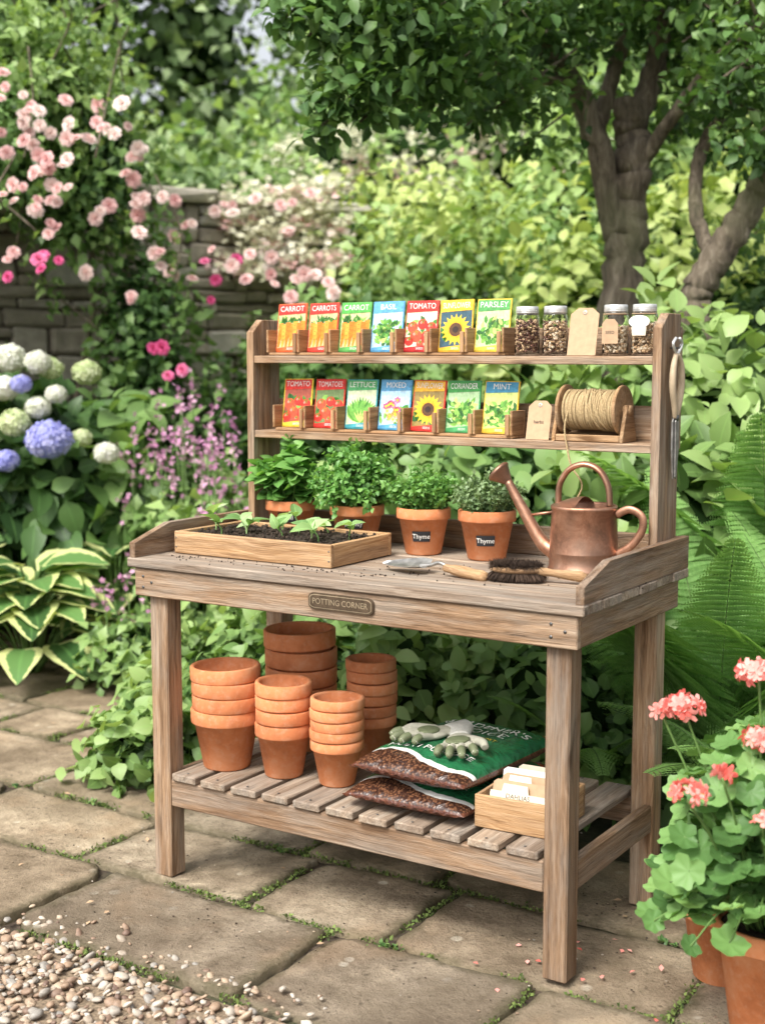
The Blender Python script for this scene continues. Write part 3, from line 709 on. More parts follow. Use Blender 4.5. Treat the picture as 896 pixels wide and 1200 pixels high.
def plantpot(x,y,R_,H,label,rim=.03,z=TZ+.002,name='potted_herb',lz=.42):
    root=empty(name,BM@T(x,y,z)); s=MB(); lathe(s,potprof(R_,H,rim),TC,44); lathe(s,[(0,H-.012),(R_-.012,H-.012)],SOIL,24)
    if label:
        lw,lh=.028,.0145; zc=H*lz; n=8; rr=lambda zz: (R_*.66+(R_*.9-R_*.66)*zz/(H-rim))
        V=[];F=[]
        for i in range(n+1):
            a=(-.5+i/n)*2*lw/R_*1.1
            for q,zz in enumerate((zc-lh,zc+lh)): V.append([(rr(zz)+.0022)*math.sin(a),-(rr(zz)+.0022)*math.cos(a),zz])
        for i in range(n): F.append([i*2,i*2+2,i*2+3,i*2+1])
        s.add(V,F,SLATE,RZ(25),True)
        V,F=textgeo(label,.019); V=V.copy(); wv_=V[:,0].max()-V[:,0].min(); V[:,0]*=min(1,.046/wv_)
        V2=np.array([[(rr(zc+v[1])+.0034)*math.sin(v[0]/(R_*.78)),-(rr(zc+v[1])+.0034)*math.cos(v[0]/(R_*.78)),zc+v[1]] for v in V]); s.add(V2,F,WHITE,RZ(25))
    child(s,'terracotta_pot',root); return root
r1=plantpot(.105,.445,.077,.125,'basil',name='potted_basil',lz=.62); m=MB()
for k in range(46):
    a=random.random()*2*pi; rr=.078*math.sqrt(random.random()); hh=(.125+.075*(1-rr/.09))*random.uniform(.6,1.1)
    top_=(1.25*rr*math.cos(a),1.25*rr*math.sin(a),.11+hh*.9)
    tube(m,curve([(rr*.5*math.cos(a),rr*.5*math.sin(a),.10),(rr*math.cos(a),rr*math.sin(a),.11+hh*.5),top_],4),.0025,STEM,5)
    for lv in(.35,.65,.9,1.0):
        c=np.array([rr*math.cos(a)*(.7+.55*lv),rr*math.sin(a)*(.7+.55*lv),.11+hh*.9*lv]); k2=4 if lv>.85 else 2
        an=np.arange(k2)*2*pi/k2+random.random()*6; dd=np.stack([np.cos(an),np.sin(an),rng.uniform(-.3,.5,k2) if lv<1 else rng.uniform(.4,1,k2)],1)
        leaves(m,ROUND,np.tile(c,(k2,1)),dd,np.tile([0,0,1.],(k2,1))+rdir(k2)*.7,(.048 if lv<1 else .036)*rng.uniform(.7,1.25,k2),LH,np.clip(rng.random(k2)*.6+lv*.4-.05,0,1))
child(m,'basil_leaves',r1)
r2=plantpot(.340,.445,.079,.125,'parsley',name='potted_parsley',lz=.60); m=MB()
for k in range(210):
    q=rdir(1)[0]; q[2]=abs(q[2])-.08; rr=random.uniform(.55,1.15); c=q*[.112,.112,.150]*rr+[0,0,.145]
    tube(m,curve([(q[0]*.03,q[1]*.03,.105),tuple(c*[.6,.6,.9]),tuple(c)],3),.0015,STEM,4)
    n=15; pp=c+rng.normal(size=(n,3))*.010; leaves(m,HI,pp,rdir(n)+q,rdir(n)*.9+q+[0,0,.5],.0165*rng.uniform(.6,1.4,n),LH,np.clip(rng.random(n)*.6+.7*(rr-.55),0,1))
child(m,'parsley_leaves',r2)
def bushy(root,mat,R_,Hh,n,ls,spread):
    m=MB()
    for k in range(n):
        a=random.random()*2*pi; sp=math.sqrt(random.random()); x=R_*sp*math.cos(a);y=R_*sp*math.sin(a); h=Hh*(1-.35*sp*sp)*random.uniform(.65,1.2)
        pts=curve([(x*.45,y*.45,.105),(x*.8,y*.8,.105+h*.5),(x*(1+spread*random.random()),y*(1+spread*random.random()),.105+h)],6)
        tube(m,pts,.001,STEM,4); P=np.array(pts); K=34
        t=rng.random(K)**.7*(len(P)-1); i=t.astype(int); f=(t-i)[:,None]; j=np.minimum(i+1,len(P)-1); pos=P[i]*(1-f)+P[j]*f
        leaves(m,LO,pos,rdir(K)+[0,0,.5],rdir(K)+[0,0,.7],ls*rng.uniform(.7,1.3,K),mat,np.clip(t/len(P)*.7+rng.random(K)*.3,0,1))
    child(m,'herb_leaves',root)
r3=plantpot(.567,.44,.076,.13,'Thyme',name='potted_thyme'); bushy(r3,LH,.088,.125,105,.0155,.35)
r4=plantpot(.765,.445,.079,.135,'Thyme',name='potted_thyme'); bushy(r4,LT,.088,.120,120,.012,.35)
# ---------------- seed tray
t=MB(); x0,x1,y0,y1,z0,z1=0,.535,0,.295,0,.062
box(t,(x0,x1),(y0,y0+.013),(z0,z1),WOODB,.002);box(t,(x0,x1),(y1-.013,y1),(z0,z1),WOODB,.002)
box(t,(x0+.0005,x0+.013),(y0+.0135,y1-.0135),(z0+.0005,z1-.0005),WOODB,.002);box(t,(x1-.013,x1-.0005),(y0+.0135,y1-.0135),(z0+.0005,z1-.0005),WOODB,.002)
box(t,(x0+.014,x1-.014),(y0+.014,y1-.014),(.002,.01),WOODB,.001)
for zz in(.018,.044):
    for xx in(.007,.528): lathe(t,[(0,0),(.0025,0),(.0025,.0006),(0,.0008)],STEELD,8,T(xx,-.0002,zz)@RX(90))
nx,nyy=50,28;V=[];F=[]
for j in range(nyy+1):
    for i in range(nx+1):
        x=.0135+(.535-.027)*i/nx;y=.0135+(.295-.027)*j/nyy
        V.append([x,y,.052+noise.noise(Vector((x*30,y*30,1)))*.006+noise.noise(Vector((x*90,y*90,1)))*.005])
for j in range(nyy):
    for i in range(nx): q=j*(nx+1)+i;F.append([q,q+1,q+nx+2,q+nx+1])
t.add(V,F,SOIL,None,True)
Vi,Fi=ICO1
for i in range(700):
    s=random.uniform(.002,.006);t.add(Vi*s*rng.uniform(.6,1.2,(12,1)),Fi,SOIL,T(random.uniform(.02,.515),random.uniform(.02,.275),.053+random.random()*.006))
SL=tl_hi(6,.33,.45,.55,.8,.02)
for sx,sy in((.09,.20),(.16,.12),(.22,.21),(.30,.10),(.30,.18),(.40,.10),(.47,.18),(.12,.06),(.37,.22),(.20,.07),(.45,.06),(.05,.12)):
    hh=random.uniform(.025,.055); tp=(sx+random.uniform(-.015,.015),sy-.005,.05+hh)
    tube(t,curve([(sx,sy,.045),(sx+.002,sy,.05+hh*.5),tp],5),.0024,LSEED,5)
    k=random.choice((2,3,4)); an=np.arange(k)*2*pi/k+random.random()*6+rng.normal(size=k)*.4
    leaves(t,SL,np.tile(tp,(k,1)),np.stack([np.cos(an),np.sin(an),rng.uniform(.1,1.8,k)],1),np.tile([0,-.3,1.],(k,1))+rdir(k)*.5,rng.uniform(.032,.068,k),LSEED)
t.build('seedling_tray',BM@T(-.026,.07,TZ+.002))
# ---------------- watering can
wc=MB()
lathe(wc,[(0,.0),(.088,0),(.091,.004),(.091,.010),(.088,.013),(.087,.05),(.0875,.0515),(.087,.053),(.086,.09),(.082,.160),(.085,.163),(.085,.170),(.081,.173),(.078,.168),(.080,.02),(0,.018)],COP,56)
V=[];F=[];n=20
for k in range(7):
    f=k/6
    for i in range(n+1):
        a=pi/2+pi*i/n; rr=.0795*(1-f); 
        V.append([rr*math.cos(a),rr*math.sin(a),.171+.022*math.sin(f*pi/2)])
for k in range(6):
    for i in range(n): q=k*(n+1)+i;F.append([q,q+1,q+n+2,q+n+1])
wc.add(V,F,COP,None,True)
tube(wc,curve([(-.078,0,.045),(-.115,0,.072),(-.165,0,.150),(-.210,0,.225)],8),list(np.linspace(.022,.011,25)),COP,18)
A=T(-.210,0,.225)@RY(-48)
lathe(wc,[(.010,-.004),(.013,0),(.030,.030),(.033,.032),(.033,.037),(.028,.041),(.0,.044)],COP,28,A)
tube(wc,curve([(-.070,0,.168),(-.066,0,.222),(-.040,0,.262),(.0,0,.276),(.038,0,.262),(.062,0,.222),(.068,0,.170)],8),.0078,COP,12,flat=1.6)
tube(wc,curve([(.083,0,.150),(.118,0,.166),(.150,0,.150),(.152,0,.115),(.125,0,.075),(.086,0,.048)],8),.0065,COP,12,flat=1.6)
tube(wc,[(-.078,0,.15),(-.152,0,.137)],.004,COP,8)
wc.build('watering_can',BM@T(1.078,.385,TZ+.002)@RZ(6))
# ---------------- trowel
tr=MB(); V=[];F=[];nu,nv=8,16
for j in range(nv+1):
    v=j/nv; hw=.040*min(1,(1-v)**.55*1.25)*(.75+.25*min(1,v*4)) if v<1 else .001
    for i in range(nu+1):
        u=-1+2*i/nu; V.append([-.04-v*.14,u*hw,.012+.012*u*u*(1-v*.6)-.004*v])
for j in range(nv):
    for i in range(nu): q=j*(nu+1)+i;F.append([q,q+1,q+nu+2,q+nu+1])
tr.add(V,F,STEELT,T(0,0,.006)@RX(12),True)
tube(tr,curve([(-.065,0,.019),(-.03,0,.024),(-.005,0,.032),(.02,0,.026)],6),.0045,STEELT,10)
lathe(tr,[(0,0),(.009,0),(.0105,.004),(.0105,.018),(.0135,.03),(.0155,.06),(.0135,.09),(.0155,.112),(.012,.125),(0,.128)],WOODB,24,T(.012,0,.0215)@RY(96))
tr.build('hand_trowel',BM@T(.80,.135,TZ+.001)@RZ(-4))
br=MB()
lathe(br,[(0,0),(.010,.0),(.012,.02),(.009,.05),(.012,.09),(.014,.12),(.009,.135),(0,.137)],WOODB,20,T(.04,0,.030)@RY(95))
V,F=ICO3; br.add(V*[.066,.030,.013],F,WOODB,T(0,0,.030),True)
K=3600; q=rng.random((K,2)); an=q[:,0]*2*pi; rr=np.sqrt(q[:,1]); pp=np.stack([rr*np.cos(an)*.062,rr*np.sin(an)*.028,np.full(K,.024)],1)
DB=plain('dark_bristle',(.045,.027,.017),.9,0,.4)
leaves(br,tl_lo(.06,.1,.0),pp,np.stack([np.cos(an)*.55*rr,np.sin(an)*.55*rr,np.full(K,-.75)],1)+rdir(K)*.25,rdir(K),.026,DB)
leaves(br,tl_lo(.05,.1,.0),pp+[0,0,.016],rdir(K)+[0,0,.2],rdir(K),.018,DB)
br.build('hand_brush',BM@T(1.0,.16,TZ+.0)@RZ(16))
sc_=MB()
for i in range(150):
    s=random.uniform(.001,.0028); sc_.add(V0*s,F0,SOIL,T(random.gauss(.9,.16),random.gauss(.2,.08),TZ+.002)) if i%2 else sc_.add(V0*s,F0,SOIL,T(random.uniform(.0,.7),random.gauss(.03,.025),TZ+.002))
sc_.build('spilled_soil',BM)
# ---------------- compost bags
def bagf(u,v,T_,sd):
    e=(max(0,1-abs(u)**4)**.5)*(max(0,1-abs(v)**4)**.5)
    w=noise.noise(Vector((u*2.2,v*2.2,sd)))*.14+noise.noise(Vector((u*6,v*5,sd)))*.08-abs(noise.noise(Vector((u*3+v*7,v*3-u*5,sd+4))))*.14
    return T_*e*(1+w)
def bagmat():
    m,nt,b=newmat('compost_bag_film'); g=nd(nt,'ShaderNodeSeparateXYZ',{0:attr(nt,'gc').outputs['Vector']}); co=objc(nt)
    gx,gy,gz=g.outputs
    wy=math_(nt,'ADD',math_(nt,'MULTIPLY',math_(nt,'ADD',gy,math_(nt,'MULTIPLY',math_(nt,'SINE',math_(nt,'MULTIPLY',gx,3.0)),.10)),.5),.5)
    peb=nd(nt,'ShaderNodeTexVoronoi',{'Vector':co,'Scale':130.0})
    bark=ramp(nt,peb.outputs['Distance'],[(.1,(.20,.09,.045)),(.6,(.035,.015,.01))])
    grn=ramp(nt,noise_(nt,co,25,3),[(.35,(.012,.09,.035)),(.65,(.02,.16,.06))])
    f=ramp(nt,wy,[(0,0.0),(.14,1.0)],'CONSTANT'); col=mix(nt,f,bark,grn)
    f2=ramp(nt,wy,[(0,0.0),(.105,1.0),(.14,0.0)],'CONSTANT'); col=mix(nt,f2,col,(.62,.62,.58))
    f3=ramp(nt,math_(nt,'ADD',math_(nt,'MULTIPLY',gy,.5),.5),[(0,0.0),(.93,1.0)],'CONSTANT'); col=mix(nt,f3,col,(.45,.05,.03))
    side=ramp(nt,gz,[(.14,1.0),(.15,0.0)])
    col=mix(nt,side,col,mix(nt,.6,bark,(.12,.04,.025)))
    nt.links.new(col,b.inputs['Base Color']); b.inputs['Roughness'].default_value=.27; b.inputs['Specular IOR Level'].default_value=.5
    bump(nt,b,noise_(nt,co,22,4,.6,1.0),.6,.014); return m
BAG=bagmat()
def bag(x,y,z,ang,W_,L_,T_,sd,txt):
    mb=MB();n=56
    for sgn in(1,-1):
        V=[];G=[];F=[]
        for j in range(n+1):
            for i in range(n+1):
                u=-1+2*i/n;v=-1+2*j/n;uu=math.sin(u*pi/2); vv=math.sin(v*pi/2)
                zz=bagf(uu,vv,T_,sd)*sgn*(1 if sgn>0 else .75)
                V.append([uu*W_,vv*L_,zz]);G.append([uu,vv,(bagf(uu,vv,T_,sd)/T_ if sgn>0 else 0)])
        for j in range(n):
            for i in range(n):
                q=j*(n+1)+i; f=[q,q+1,q+n+2,q+n+1]; F.append(f if sgn>0 else f[::-1])
        mb.add(V,F,BAG,None,True,G)
    for sg in(-1,1):
        V=[];F=[];k=40
        for i in range(k+1):
            u=-.97+1.94*i/k
            for q in range(3): V.append([u*W_,sg*(L_*.985+q*.011),.003*math.sin(i*1.7+q)+.002*q])
        for i in range(k):
            for q in range(2): a=i*3+q; F.append([a,a+1,a+4,a+3])
        mb.add(V,F,BAG,None,True,[[.0,-.9,.1]]*len(V))
    def put(s,size,cx,cy,mat,mw,dz=.0015):
        V,F=textgeo(s,size);V=V.copy();w_=V[:,0].max()-V[:,0].min()
        if w_>mw: V[:,0]*=mw/w_
        V2=[[cx+v[0],cy+v[1],bagf((cx+v[0])/W_,(cy+v[1])/L_,T_,sd)+dz] for v in V]; mb.add(V2,F,mat)
    put("GARDENER'S",.05,.01,.13,WHITE,W_*1.55,.003);put("CHOICE",.05,.01,.078,WHITE,W_*1.2,.003);put('PREMIUM COMPOST',.022,0,.03,pc(YEL),W_*1.2,.003)
    put('MULTI PURPOSE',.036,0,-.13,WHITE,W_*1.5,.003)
    return mb.build('compost_bag',BM@T(x,y,z)@RZ(ang))
bag(.765,.245,.336,1,.175,.24,.042,3.3,False)
bag(.785,.255,.408,-3,.17,.24,.046,8.1,True)
# ---------------- gloves
GLV=plain('glove_fabric',(.40,.39,.31),.85,0,.1,90,bmp=.4); GLP=plain('glove_rubber',(.13,.15,.08),.6,0,.2,60)
CUF=plain('glove_cuff',(.52,.51,.46),.9,0,.1,150,bmp=.6)
def glove(M,flip,name='gardening_glove'):
    root=empty(name,M)
    def part(fn,nm,mat,vox=.0032):
        mb=MB(); fn(mb,mat); o=child(mb,nm,root)
        r_=o.modifiers.new('r','REMESH');r_.mode='VOXEL';r_.voxel_size=vox;r_.use_smooth_shade=True
        s_=o.modifiers.new('s','SMOOTH');s_.factor=.5;s_.iterations=3
    f=-1 if flip else 1
    fing=[(.030,.062,.072,.35),(.011,.070,.080,.12),(-.010,.068,.074,-.08),(-.029,.058,.060,-.32)]
    def body(mb,mat):
        V,F=ICO3; mb.add(V*[.041,.050,.014],F,mat,T(0,.025,.016),True); mb.add(V*[.034,.03,.013],F,mat,T(0,-.01,.015),True)
        for x,y,L,sp in fing:
            tube(mb,curve([(x*f,.045,.017),(x*f*1.1,y,.020),(f*(x+sp*.04),y+L*.5,.026),(f*(x+sp*.06),y+L*.8,.018)],5),.0098,mat,10)
        tube(mb,curve([(.022*f,.0,.016),(.046*f,.022,.018),(.066*f,.050,.020),(.072*f,.07,.014)],5),[.0125,.0125,.0105],mat,10)
    def tips(mb,mat):
        for x,y,L,sp in fing:
            tube(mb,curve([(f*(x+sp*.034),y+L*.40,.0258),(f*(x+sp*.048),y+L*.62,.024),(f*(x+sp*.064),y+L*.86,.016)],5),[.0115,.0115,.011,.007],mat,10)
        V,F=ICO3; mb.add(V*[.034,.030,.006],F,mat,T(0,.035,.0275),True)
    def cuff(mb,mat):
        lathe(mb,[(.0,.0),(.026,.002),(.0285,.02),(.031,.045),(.033,.062),(.030,.064),(.0,.060)],mat,24,T(0,-.022,.017)@RX(90)@SC(1,.5,1))
    part(body,'glove_hand',GLV,.0028);part(tips,'rubber_fingertips',GLP,.0028);part(cuff,'cuff',CUF,.0028)
glove(BM@T(.745,.235,.452)@RZ(150)@RX(-3),False); glove(BM@T(.825,.195,.452)@RZ(205)@RX(-3)@RY(6),True)
# ---------------- card box
cb=MB(); 
box(cb,(0,.205),(0,.010),(0,.082),WOODB,.002);box(cb,(0,.205),(.205,.215),(0,.082),WOODB,.002)
box(cb,(.0005,.0095),(.0105,.2045),(.0005,.0815),WOODB,.002);box(cb,(.1955,.2045),(.0105,.2045),(.0005,.0815),WOODB,.002);box(cb,(.01,.195),(.011,.204),(.002,.009),WOODB,.001)
for i in range(11):
    yy=.03+i*.0135; hh=random.uniform(.085,.108); ww=random.uniform(.07,.085); cx=.10+random.uniform(-.01,.01)
    mt=[CREAM,KRAFT,CREAM,WHITE][i%4]; M=T(cx,yy,.012)@RX(-14+random.uniform(-3,3))
    prism(cb,[(-ww,0),(ww,0),(ww,hh-.008),(ww-.01,hh),(-ww+.01,hh),(-ww,hh-.008)] if i%3 else [(-ww,0),(ww,0),(ww,hh-.02),(ww*.2,hh-.02),(ww*.15,hh),(-ww*.6,hh),(-ww*.65,hh-.02),(-ww,hh-.02)],.0016,mt,M@XZ,.0004)
    if i==0: text(cb,'DAHLIAS',.016,INK,M@T(-.01,-.0012,hh-.03)@XZ,.07)
cb.build('label_card_box',BM@T(.955,.04,.307)@RZ(3))
# ---------------- shears
sh=MB(); M0=T(1.262,.49,0)
tube(sh,[(-.003,0,1.475),(.02,0,1.475),(.024,0,1.485)],.0025,STEELD,8,M0)
HND=plain('pale_handle',(.42,.33,.22),.5,0,.15)
for sg in(-1,1):
    tube(sh,curve([(.014,sg*.006,1.46),(.016,sg*.026,1.43),(.016,sg*.030,1.38),(.016,sg*.014,1.33),(.014,sg*.004,1.30)],8),[.006+.003*math.sin(i/32*pi) for i in range(33)],HND,10,M0)
    tube(sh,curve([(.014,sg*.006,1.46),(.015,sg*.03,1.485),(.015,sg*.012,1.50)],6),.004,STEEL,8,M0)
    prism(sh,[(0,.0),(sg*.016,-.02),(sg*.017,-.09),(sg*.004,-.165),(-sg*.003,-.16),(-sg*.007,-.02)],.004,STEELT,M0@T(.014+sg*.0025,0,1.31)@YZ,.001)
lathe(sh,[(0,-.006),(.008,-.006),(.008,.007),(0,.008)],STEELD,16,M0@T(.014,0,1.30)@RY(90))
sh.build('garden_shears',BM)
# =================== PLANTS
def PX(px,py,Y):
    t=(py-600)/1600;s,c=math.sin(R(6.6)),math.cos(R(6.6)); h=Y*(s+t*c)/(c-t*s); zc=Y*c+h*s
    return np.array([(px-448)/1600*zc,Y,1.46-h])
def geranium(X,Y,pr,ph,n,rad,hh,flowers,name):
    root=empty(name,T(X,Y,0)); s=MB(); lathe(s,potprof(pr,ph,pr*.35),TC,48); lathe(s,[(0,ph-.02),(pr-.015,ph-.02)],SOIL,24); child(s,'terracotta_pot',root)
    m=MB()
    for k in range(n):
        q=rdir(1)[0]; q[2]=abs(q[2])*1.1-.28; rr=random.uniform(.45,1.08); c=q*np.array([rad,rad,hh])*rr+[0,0,ph+.11]
        c[2]=max(c[2],ph-.06)
        base=np.array([q[0]*pr*.5,q[1]*pr*.5,ph-.01]); mid=(base+c)/2+np.array([0,0,.06])
        tube(m,curve([base,mid,c],5),.0022,STEM,5)
        nn=nrm(q*.6+np.array([-.1,-.35,.8])+rng.normal(size=3)*.35); dd=np.array([q[0],q[1],-.3])+rng.normal(size=3)*.3
        leaves(m,GER,[c],[dd],[nn],random.uniform(.022,.044),LG,np.array([min(1,.05+.75*rr*random.random()+.1)]))
    child(m,'geranium_leaves',root); m=MB()
    for fx,fy,fz,r_,k in flowers:
        c=np.array([fx,fy,fz]); tube(m,curve([(fx*.3,fy*.3,ph),(fx*.7,fy*.7,(ph+fz)*.55),(fx,fy,fz-r_*.5)],6),.0028,STEM,6)
        q=rdir(k); q[:,2]=q[:,2]*.8+.25; q=nrm(q); leaves(m,FL5,c+q*[r_*1.15,r_,r_*.6],np.cross(q,rdir(k)),q+rdir(k)*.4,.018*rng.uniform(.7,1.2,k),PCOR)
    child(m,'geranium_flowers',root); return root
G0=np.array([.83,2.78,0])
fl=[]
for px,py,dy,r_,k in((803,828,.02,.032,30),(889,788,-.05,.036,30),(805,930,-.20,.030,24),(846,908,-.16,.015,8),(890,865,-.1,.028,22),(775,832,.05,.018,8),(893,965,-.24,.015,6)):
    q=PX(px,py,2.78+dy)-G0; fl.append((q[0],q[1],q[2],r_,k))
geranium(G0[0],G0[1],.125,.27,470,.26,.38,fl,'potted_geranium')
s=MB(); lathe(s,potprof(.10,.19,.035),TC,40); lathe(s,[(0,.17),(.08,.17)],SOIL,24); s.build('terracotta_pot',T(.80,3.08,0))
def fern(X,Y,n,Lr,name,z=0,tilt=(.3,1.0)):
    m=MB(); T1=tl_lo(.32,.1,.1)
    for k in range(n):
        az=2*pi*k/n+random.uniform(-.3,.3); L=random.uniform(*Lr); el=random.uniform(*tilt)
        pts=[];p=np.array([0,0,0.]);a=pi/2-el*.35
        N=30
        for i in range(N+1):
            pts.append(p.copy()); a2=a-(i/N)**1.4*el*1.7; p=p+L/N*np.array([math.cos(az)*math.cos(a2),math.sin(az)*math.cos(a2),math.sin(a2)])
        P=np.array(pts);tube(m,P,list(np.linspace(.004,.001,N+1)),STEM,5)
        Tn=nrm(np.gradient(P,axis=0)); side=np.array([-math.sin(az),math.cos(az),0]); N3=int(1.5*N)
        for i in range(N3):
            t=.12+.88*i/N3; fi=t*N; i0=min(int(fi),N-1); f=fi-i0; c=P[i0]*(1-f)+P[i0+1]*f; tg=Tn[i0]; nn=np.cross(side,tg)
            pl=L*.19*math.sin(pi*min(1,(t*.93+.04))**.75)+.006
            for sg in(-1,1):
                d=nrm(side*sg+tg*.35-np.array([0,0,.18])+rng.normal(size=3)*.05); K=max(4,int(pl/.0085))
                u=(np.arange(K)+.5)/K; pos=c+d*(u*pl)[:,None]-np.array([0,0,1])*(u**2*pl*.15)[:,None]
                wd=.018*(1-u)**.6*(L/.9)+.004
                for s2 in(-1,1):
                    dd=np.tile(np.cross(d,nn)*s2+d*.45,(K,1)); leaves(m,T1,pos,dd,np.tile(nn,(K,1)),wd,LF,np.clip(np.full(K,.2+.5*t)+rng.random(K)*.25,0,1),False)
    m.build(name,T(X,Y,z))
fern(1.04,4.15,17,(.95,1.25),'fern',0.0,(.3,.95)); fern(1.36,4.0,14,(.95,1.2),'fern'); fern(1.10,3.60,11,(.55,.78),'fern',0,(.6,1.1)); fern(1.35,4.7,13,(1.15,1.45),'fern',.1,(.25,.8)); fern(.62,4.25,10,(.5,.7),'fern',0,(.6,1.1))
def hosta(X,Y,n,L,name):
    m=MB(); H=tl_hi(8,.36,.22,.35,.72,.01)
    for k in range(n):
        az=random.random()*2*pi; ring=k/n; r0=.04+.26*ring; el=1.2-1.0*ring
        c=np.array([r0*math.cos(az),r0*math.sin(az),.16+.36*(1-ring)*random.uniform(.8,1.1)])
        tube(m,curve([(0.02*math.cos(az),0.02*math.sin(az),0),tuple(c*[.6,.6,.8]),tuple(c)],4),.005,STEM,5)
        leaves(m,H,[c],[[math.cos(az),math.sin(az)-.2,el*.5-.15]],[[0,-.2,1.]],L*random.uniform(.75,1.1),LHO,np.array([random.random()]))
    m.build(name,T(X,Y,-.02))
hosta(-1.62,6.2,48,.30,'hosta'); hosta(-1.3,6.6,30,.26,'hosta'); hosta(-2.0,6.4,40,.30,'hosta')
# hydrangea
h=MB()
for c,r in(((-1.9,7.1,.72),(.75,.5,.58)),((-1.35,7.2,.55),(.45,.42,.45)),((-2.6,7.0,.75),(.6,.5,.55))):
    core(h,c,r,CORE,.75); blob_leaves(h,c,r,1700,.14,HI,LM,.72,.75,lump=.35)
def bloom(px,py,Y,mat,r_):
    c=PX(px,py,Y); k=95; q=rdir(k); q[:,2]=q[:,2]*.9+.15; q[:,1]-=.3;q=nrm(q)
    leaves(h,FL4,c+q*[r_,r_,r_*.8],np.cross(q,rdir(k)),q+rdir(k)*.25,r_*.27*rng.uniform(.8,1.2,k),mat); core(h,c,r_*.9,mat,.95)
for a in((58,515,6.5,PBLUE,.105),(12,420,6.8,PWHT,.08),(45,425,6.7,PWHT,.065),(60,432,6.75,PGRN,.06),(102,437,6.75,PGRN,.07),(45,478,6.6,PWHT,.06),(18,495,6.55,PGRN,.075),(125,531,6.6,PWHT,.06),(96,513,6.6,PGRN,.05),(66,462,6.6,PWHT,.05),(5,455,6.7,PWHT,.07),(25,450,6.6,PBLUE,.05),(8,540,6.5,PBLUE,.06),(-40,470,6.5,PWHT,.09)): bloom(*a)
h.build('hydrangea_bush')
# stone wall
wl=MB(); wa=np.array([-6.5,5.4]);wb=np.array([-.55,9.75]); wd=wb-wa;WL=np.linalg.norm(wd);ang=math.degrees(math.atan2(wd[1],wd[0])); z=0;random.seed(5)
box(wl,(0,WL),(-.15,.15),(-.03,2.28),MORT,.01,rnd=.0)
while z<2.3:
    hh=random.uniform(.055,.17);x=-.1*random.random()
    while x<WL:
        w=random.uniform(.10,.50)
        for sy in(-1,1):
            if hh>.12 and random.random()<.4:
                zm=z+hh*random.uniform(.4,.6); parts=((z,zm),(zm,z+hh))
            else: parts=((z,z+hh),)
            for a_,b_ in parts:
                box(wl,(x+.006,min(WL,x+w)-.006),(sy*.14-.06+random.uniform(-.02,.02),sy*.14+.06),(a_+.005,b_-.005),WALLM,.018,jit=.006)
        x+=w
    z+=hh
x=0
while x<WL:
    w=random.uniform(.3,.6); box(wl,(x,x+w-.01),(-.25,.25),(z,z+.07+random.uniform(-.01,.02)),WALLM,.015,jit=.008);x+=w
wl.build('stone_wall',T(wa[0],wa[1],0)@RZ(ang))
# climbing rose
cr_=MB()
rb=[((-2.4,7.7,2.62),(.6,.35,.40)),((-2.0,7.95,2.85),(.42,.35,.36)),((-2.95,7.35,2.7),(.6,.4,.45)),((-1.72,8.1,2.5),(.34,.3,.42)),((-1.42,8.2,1.5),(.26,.3,.65)),((-3.5,7.0,2.4),(.5,.4,.7)),((-2.2,8.1,3.15),(.48,.4,.32)),((-.75,8.7,.9),(.5,.45,.6)),((-1.1,8.3,.7),(.5,.4,.6))]
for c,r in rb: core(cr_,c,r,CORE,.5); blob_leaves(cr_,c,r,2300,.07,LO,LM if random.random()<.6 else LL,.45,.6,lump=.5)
for k in range(44):
    b0=random.choice(rb[:7])[0]; p0=np.array(b0)+rng.normal(size=3)*.3; d=np.array([random.uniform(-.6,.6),-.2,random.uniform(.3,1.0) if k%6 else -.8]); P_=curve([p0,p0+d*.4,p0+d*.7+[random.uniform(-.2,.2),-.1,-.05]],6)
    tube(cr_,P_,.006,BARK,5); P_=np.array(P_); n=45; i=rng.integers(3,len(P_),n); leaves(cr_,LO,P_[i]+rng.normal(size=(n,3))*.05,rdir(n),rdir(n)+[0,0,.7],.06,LL)
for q in((-2.2,7.9,-2.25,8.0,2.2),(-1.9,8.2,-1.7,8.2,2.2),(-2.0,8.0,-2.5,7.8,2.3)): tube(cr_,curve([(q[0],q[1],0),(q[0]+.05,q[1]-.05,1.0),(q[2],q[3]-.1,1.7),(q[2],q[3]-.1,q[4])],8),.018,BARK,8)
def roses(mb,lst,mat):
    for px,py,Y,s_,k in lst:
        c=PX(px,py,Y); n=k; pos=c+rng.normal(size=(n,3))*[s_*1.3,s_*.6,s_*1.0]*(0 if n==1 else 1); nn=rdir(n)*.7+[0,-1,.5]
        leaves(mb,ROSE,pos,np.cross(nn,rdir(n)),nn,rng.uniform(.03,.055,n),mat,np.clip(.2+rng.random(n)*.7,0,1))
roses(cr_,[(20,95,7.0,.08,4),(55,132,7.0,.09,7),(25,175,7.0,.12,10),(70,195,6.9,.08,6),(5,215,6.9,.08,6),(120,152,7.2,.05,5),(70,170,7.0,.07,5),(175,240,7.6,.07,6),(150,210,7.6,.05,3),(205,268,7.8,.05,3),(60,270,7.0,.04,3),(100,322,7.3,.03,2),(155,345,7.4,.04,3),(10,300,7.0,.03,2),(215,330,7.8,.04,3),(125,250,7.3,.03,2),(40,230,7.0,.06,4),(165,180,7.6,.06,4),(95,230,7.2,.1,3),(30,130,7.0,.12,5),(190,300,7.6,.04,3),(350,330,7.3,.06,5),(270,245,8.3,.06,4),(320,250,8.3,.1,4),(140,130,7.5,.08,3),(300,320,7.3,.1,5),(365,345,7.2,.05,4),(285,275,7.6,.08,3)],PPINK)
